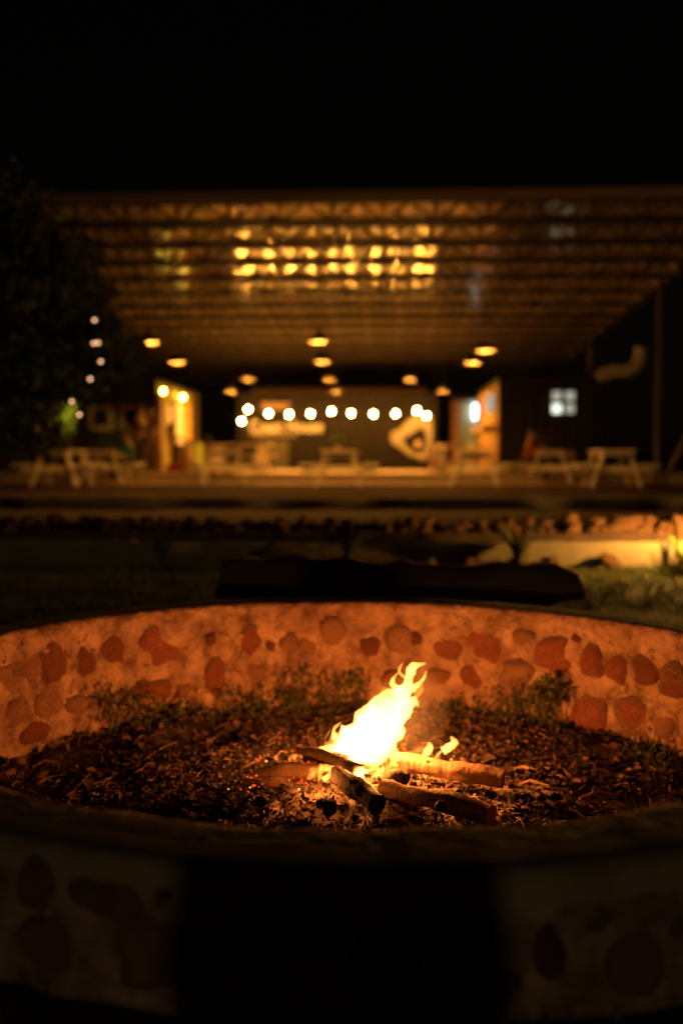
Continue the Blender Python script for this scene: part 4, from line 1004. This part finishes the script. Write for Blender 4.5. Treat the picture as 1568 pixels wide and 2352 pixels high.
# pale pebbles / bark chips seen in the litter
for i, (vx, vy, s_) in enumerate(((1188, 1887, .022), (1243, 1835, .018), (1345, 1735, .02), (40, 1750, .045), (20, 1775, .035), (1415, 1740, .02), (1250, 1760, .018))):
    p = onz(vx, vy, FLOORZ+.03); o = link('bark_chip', SM['tanstone'][i % 5], None, (p.x, p.y, pit_floor_z(p.x, p.y)+.02)); o.scale = (s_, s_*.6, s_*.55); o.rotation_euler = (0, .2, i)
    tag(o, 'pale bark chip on the litter ' + ['near the front rim right of the fire', 'standing up right of the front log', 'far right under the pit wall', 'large one at the left edge', 'second one at the left edge', 'near the far right grass', 'right of the sawn log end'][i], 'bark chip', 'pale chips on the pit floor')
for i, (x0_, y0_, x1_, y1_) in enumerate(((1160, 1752, 1250, 1765), (1180, 1800, 1260, 1812), (1400, 1790, 1480, 1800), (300, 1790, 420, 1775), (960, 1890, 880, 1880), (1330, 1830, 1420, 1815))):
    a = onz(x0_, y0_, FLOORZ+.04); c = onz(x1_, y1_, FLOORZ+.04); a.z = pit_floor_z(a.x, a.y)+.015; c.z = pit_floor_z(c.x, c.y)+.02
    b = MB(); b.tube([a, a.lerp(c, .5)+Vector((0, .02, .015)), c], [.006, .008, .004], 7)
    tag(b.build('twig', M['wood']), 'thin pale twig on the litter ' + ['behind the sawn log end', 'right of the long front log', 'by the right grass tufts', 'left of the fire', 'in the ash by the near rim', 'near the front right rim'][i], 'twig', 'twigs on the pit floor')
# small twigs in the litter (uncountable)
b = MB()
for _ in range(650):
    a_ = g.uniform(0, 2*PI); r_ = RIN*math.sqrt(g.random())*.95; x, y = PC.x+r_*math.cos(a_), PC.y+r_*math.sin(a_)
    L_ = g.uniform(.03, .14); t_ = g.uniform(0, PI); z = pit_floor_z(x, y)+.02; dx, dy = L_*math.cos(t_), L_*math.sin(t_); w_ = g.uniform(.0012, .004)
    b.tube([(x, y, z), (x+dx*.5+g.uniform(-.008, .008), y+dy*.5, z+g.uniform(0, .02)), (x+dx, y+dy, z+g.uniform(-.01, .025))], [w_, w_*.9, w_*.5], 5)
tag(b.build('twig_litter', M['bark']), 'many thin broken twigs mixed into the leaf litter of the pit', 'twigs', kind='stuff')
# ash bed
b = MB(); vs = []; fs = []; NX, NY = 110, 90; ok_ = {}
for j in range(NY+1):
    for i in range(NX+1):
        x = FX-.62+1.6*i/NX; y = FY-.62+1.0*j/NY; rr_ = math.hypot((x-FX-.1)/.68, (y-FY+.13)/.46)+.4*fbm(x, y, 7, 3, 3)
        if rr_ < 1: ok_[i, j] = len(vs); vs.append((x, y, pit_floor_z(x, y)+.014*(1-rr_)**.5+.010*noise.noise(Vector((x*26, y*26, 3)))+.006*noise.noise(Vector((x*70, y*70, 8)))+.002))
for j in range(NY):
    for i in range(NX):
        q = [(i, j), (i+1, j), (i+1, j+1), (i, j+1)]
        if all(k in ok_ for k in q): fs.append(tuple(ok_[k] for k in q))
b.add(vs, fs); tag(b.build('ash_bed', M['ash'], smooth=True), 'pale bed of grey ash spread under the burning logs', 'ash bed', kind='stuff')
# embers
b = MB()
for _ in range(70):
    t_ = g.random()
    vx, vy = (g.gauss(640, 40), g.gauss(1745, 10)) if t_ < .3 else (g.gauss(700, 18), g.gauss(1800, 9)) if t_ < .55 else (g.gauss(930, 40), g.gauss(1735, 10)) if t_ < .8 else (g.gauss(560, 25), g.gauss(1800, 12))
    p = P_(vx, vy, -.22+g.uniform(-.01, .02)); s_ = g.uniform(.0015, .005); b.add([Vector((v.x*s_*1.3, v.y*s_, v.z*s_))+p for v in ICO1[0]], ICO1[1], 0 if g.random() < .85 else 1)
tag(b.build('embers', [E['ember'], E['emberhot']]), 'scattered red and orange embers between the logs', 'embers', kind='stuff')

# ------------------------------------------------------------------ flames: glowing gas volumes
flm = vmat('flame_gas', (1, .34, .055), 190)
flw = vmat('weak_flame_gas', (1, .30, .04), 42)
def flame(name, path, m_, label, Y=None, seed=0, n=24, flat=.8):
    # path: (vx, vy, radius in picture pixels)
    pts = [at(x, y, FY+dy) for x, y, r_, dy in path]; rr = [r_*FY/F for x, y, r_, dy in path]
    # resample
    fp, fr = [], []
    for i in range(len(pts)-1):
        for s_ in range(10):
            t_ = s_/10; p0, p1, p2, p3 = pts[max(i-1, 0)], pts[i], pts[i+1], pts[min(i+2, len(pts)-1)]
            fp.append(.5*((2*p1)+(-p0+p2)*t_+(2*p0-5*p1+4*p2-p3)*t_*t_+(-p0+3*p1-3*p2+p3)*t_**3)); fr.append(rr[i]+(rr[i+1]-rr[i])*t_)
    fp.append(pts[-1]); fr.append(rr[-1])
    bb_ = MB(); bb_.tube(fp, fr, n); vs = []
    for i, v in enumerate(bb_.v):
        v = Vector(v); c_ = fp[min(i//n, len(fp)-1)]; q = v*22+Vector((seed, 0, -seed*2)); rad = (v-c_)
        v = c_+Vector((rad.x, rad.y*flat, rad.z))*(1+(.55 if m_ is flm else 1.1)*noise.noise(q)+.3*noise.noise(q*2.6)); v += Vector((noise.noise(q*.6+Vector((9, 1, 1)))*.012, 0, noise.noise(q*.9)*.01)); vs.append(v)
    bb_.v = [tuple(v) for v in vs]; bb_.mi = []
    o = bb_.build(name, m_, fire); return o
fire = empty('campfire_flame', (FX, FY, FLOORZ+.05), 'tall bright yellow white flame leaning right above the logs', 'flame')
FL0 = fire.location.copy(); fire.location = (0, 0, 0)
flame('flame_tongue', [(785, 1768, 14, 0), (798, 1738, 37, 0), (833, 1705, 44, 0), (862, 1670, 38, 0), (889, 1640, 30, 0), (914, 1605, 23, 0), (934, 1575, 17, 0), (943, 1548, 12, 0), (953, 1530, 9, 0), (978, 1522, 1.5, 0)], flm, '', seed=1)
flame('flame_tongue', [(760, 1730, 6, .03), (790, 1710, 20, .03), (830, 1680, 28, .03), (845, 1640, 22, .03), (868, 1610, 14, .03), (893, 1580, 2, .03)], flm, '', seed=4)
flame('flame_tongue', [(840, 1740, 20, -.02), (880, 1710, 34, -.02), (905, 1670, 24, -.02), (922, 1640, 16, -.02), (945, 1610, 12, -.02), (962, 1622, 1.5, -.02)], flm, '', seed=7)
flame('flame_tongue', [(835, 1660, 4, .02), (848, 1625, 9, .02), (862, 1610, 6, .02), (880, 1606, 1, .02)], flw, '', seed=9)
flame('flame_tongue', [(812, 1745, 14, -.12), (824, 1768, 11, -.24), (828, 1788, 9, -.34), (845, 1805, 7, -.40), (868, 1820, 2, -.43)], flm, '', seed=11)
flame('flame_tongue', [(725, 1722, 2, 0), (745, 1720, 8, 0), (780, 1722, 16, 0), (810, 1725, 16, 0)], flm, '', seed=12)
flame('flame_tongue', [(745, 1715, 6, .06), (770, 1700, 14, .06), (800, 1680, 16, .06), (820, 1665, 4, .06)], flw, '', seed=15)
flame('flame_tongue', [(855, 1768, 8, -.2), (885, 1776, 11, -.24), (912, 1772, 8, -.24), (935, 1764, 2, -.24)], flw, '', seed=17)
flame('flame_tongue', [(715, 1775, 6, -.2), (735, 1768, 9, -.2), (765, 1768, 9, -.2), (790, 1780, 5, -.2)], flw, '', seed=19)
flame('flame_tongue', [(742, 1792, 6, -.34), (750, 1780, 5, -.34), (755, 1770, 2, -.34)], flm, '', seed=21)
flame('flame_tongue', [(710, 1790, 5, -.3), (716, 1778, 6, -.3), (722, 1768, 2, -.3)], flw, '', seed=22)
flame('flame_tongue', [(925, 1745, 5, .06), (945, 1732, 10, .08), (962, 1722, 8, .1), (970, 1712, 2, .1)], flw, '', seed=23)
flame('flame_tongue', [(968, 1738, 3, .1), (978, 1728, 11, .1), (984, 1716, 8, .1), (980, 1708, 2, .1)], flm, '', seed=25)
flame('flame_tongue', [(995, 1745, 2, .1), (1003, 1735, 5, .1), (1012, 1724, 3, .1)], flm, '', seed=26)
flame('flame_tongue', [(1018, 1724, 12, .12), (1032, 1716, 15, .12), (1040, 1703, 11, .12), (1035, 1692, 3, .12)], flm, '', seed=27)
MP = [(760, 1725), (780, 1712), (800, 1690), (822, 1668), (838, 1640), (856, 1620), (880, 1596), (905, 1572), (915, 1545), (905, 1690), (922, 1660), (940, 1630), (952, 1600), (958, 1575), (880, 1730), (745, 1712), (770, 1690), (905, 1745)]
for i, (x0_, y0_) in enumerate(MP):
    sg = -1 if i < 9 or i in (15, 16) else 1; h_ = rnd.uniform(16, 38); q_ = rnd.uniform(4, 9); dd_ = rnd.uniform(-.04, .04)
    flame('flame_tongue', [(x0_-sg*12, y0_+12, q_*.8, dd_), (x0_, y0_, q_, dd_), (x0_+sg*5+h_*.2, y0_-h_*.5, q_*.6, dd_), (x0_+sg*2+h_*.45, y0_-h_, .8, dd_)], flm if i % 3 else flw, '', seed=40+i, n=12)
def flight(vx, vy, e, r_=.05, dy=0, c_=(1, .255, .038)):
    ld = bpy.data.lights.new('fire_light', 'POINT'); ld.energy = e; ld.color = c_; ld.shadow_soft_size = r_
    link('fire_glow', ld, fire, at(vx, vy, FY+dy))
flight(825, 1728, 42, .035); flight(865, 1680, 37, .04); flight(915, 1615, 20, .03); flight(846, 1800, 1.1, .015, -.41); flight(738, 1782, 2.2, .015, -.34)
# thin smoke beside the flame
b = MB(); sp = at(925, 1660, FY+.08)
b.add([Vector((v.x*.20, v.y*.16, v.z*.24))+Vector((v.z*.05, 0, 0)) for v in ICO3[0]], ICO3[1])
tag(b.build('smoke', vmat('thin_smoke', (.9, .85, .8), 0, .16), loc=sp, smooth=True), 'thin orange lit smoke drifting beside the flame', 'smoke', kind='stuff')
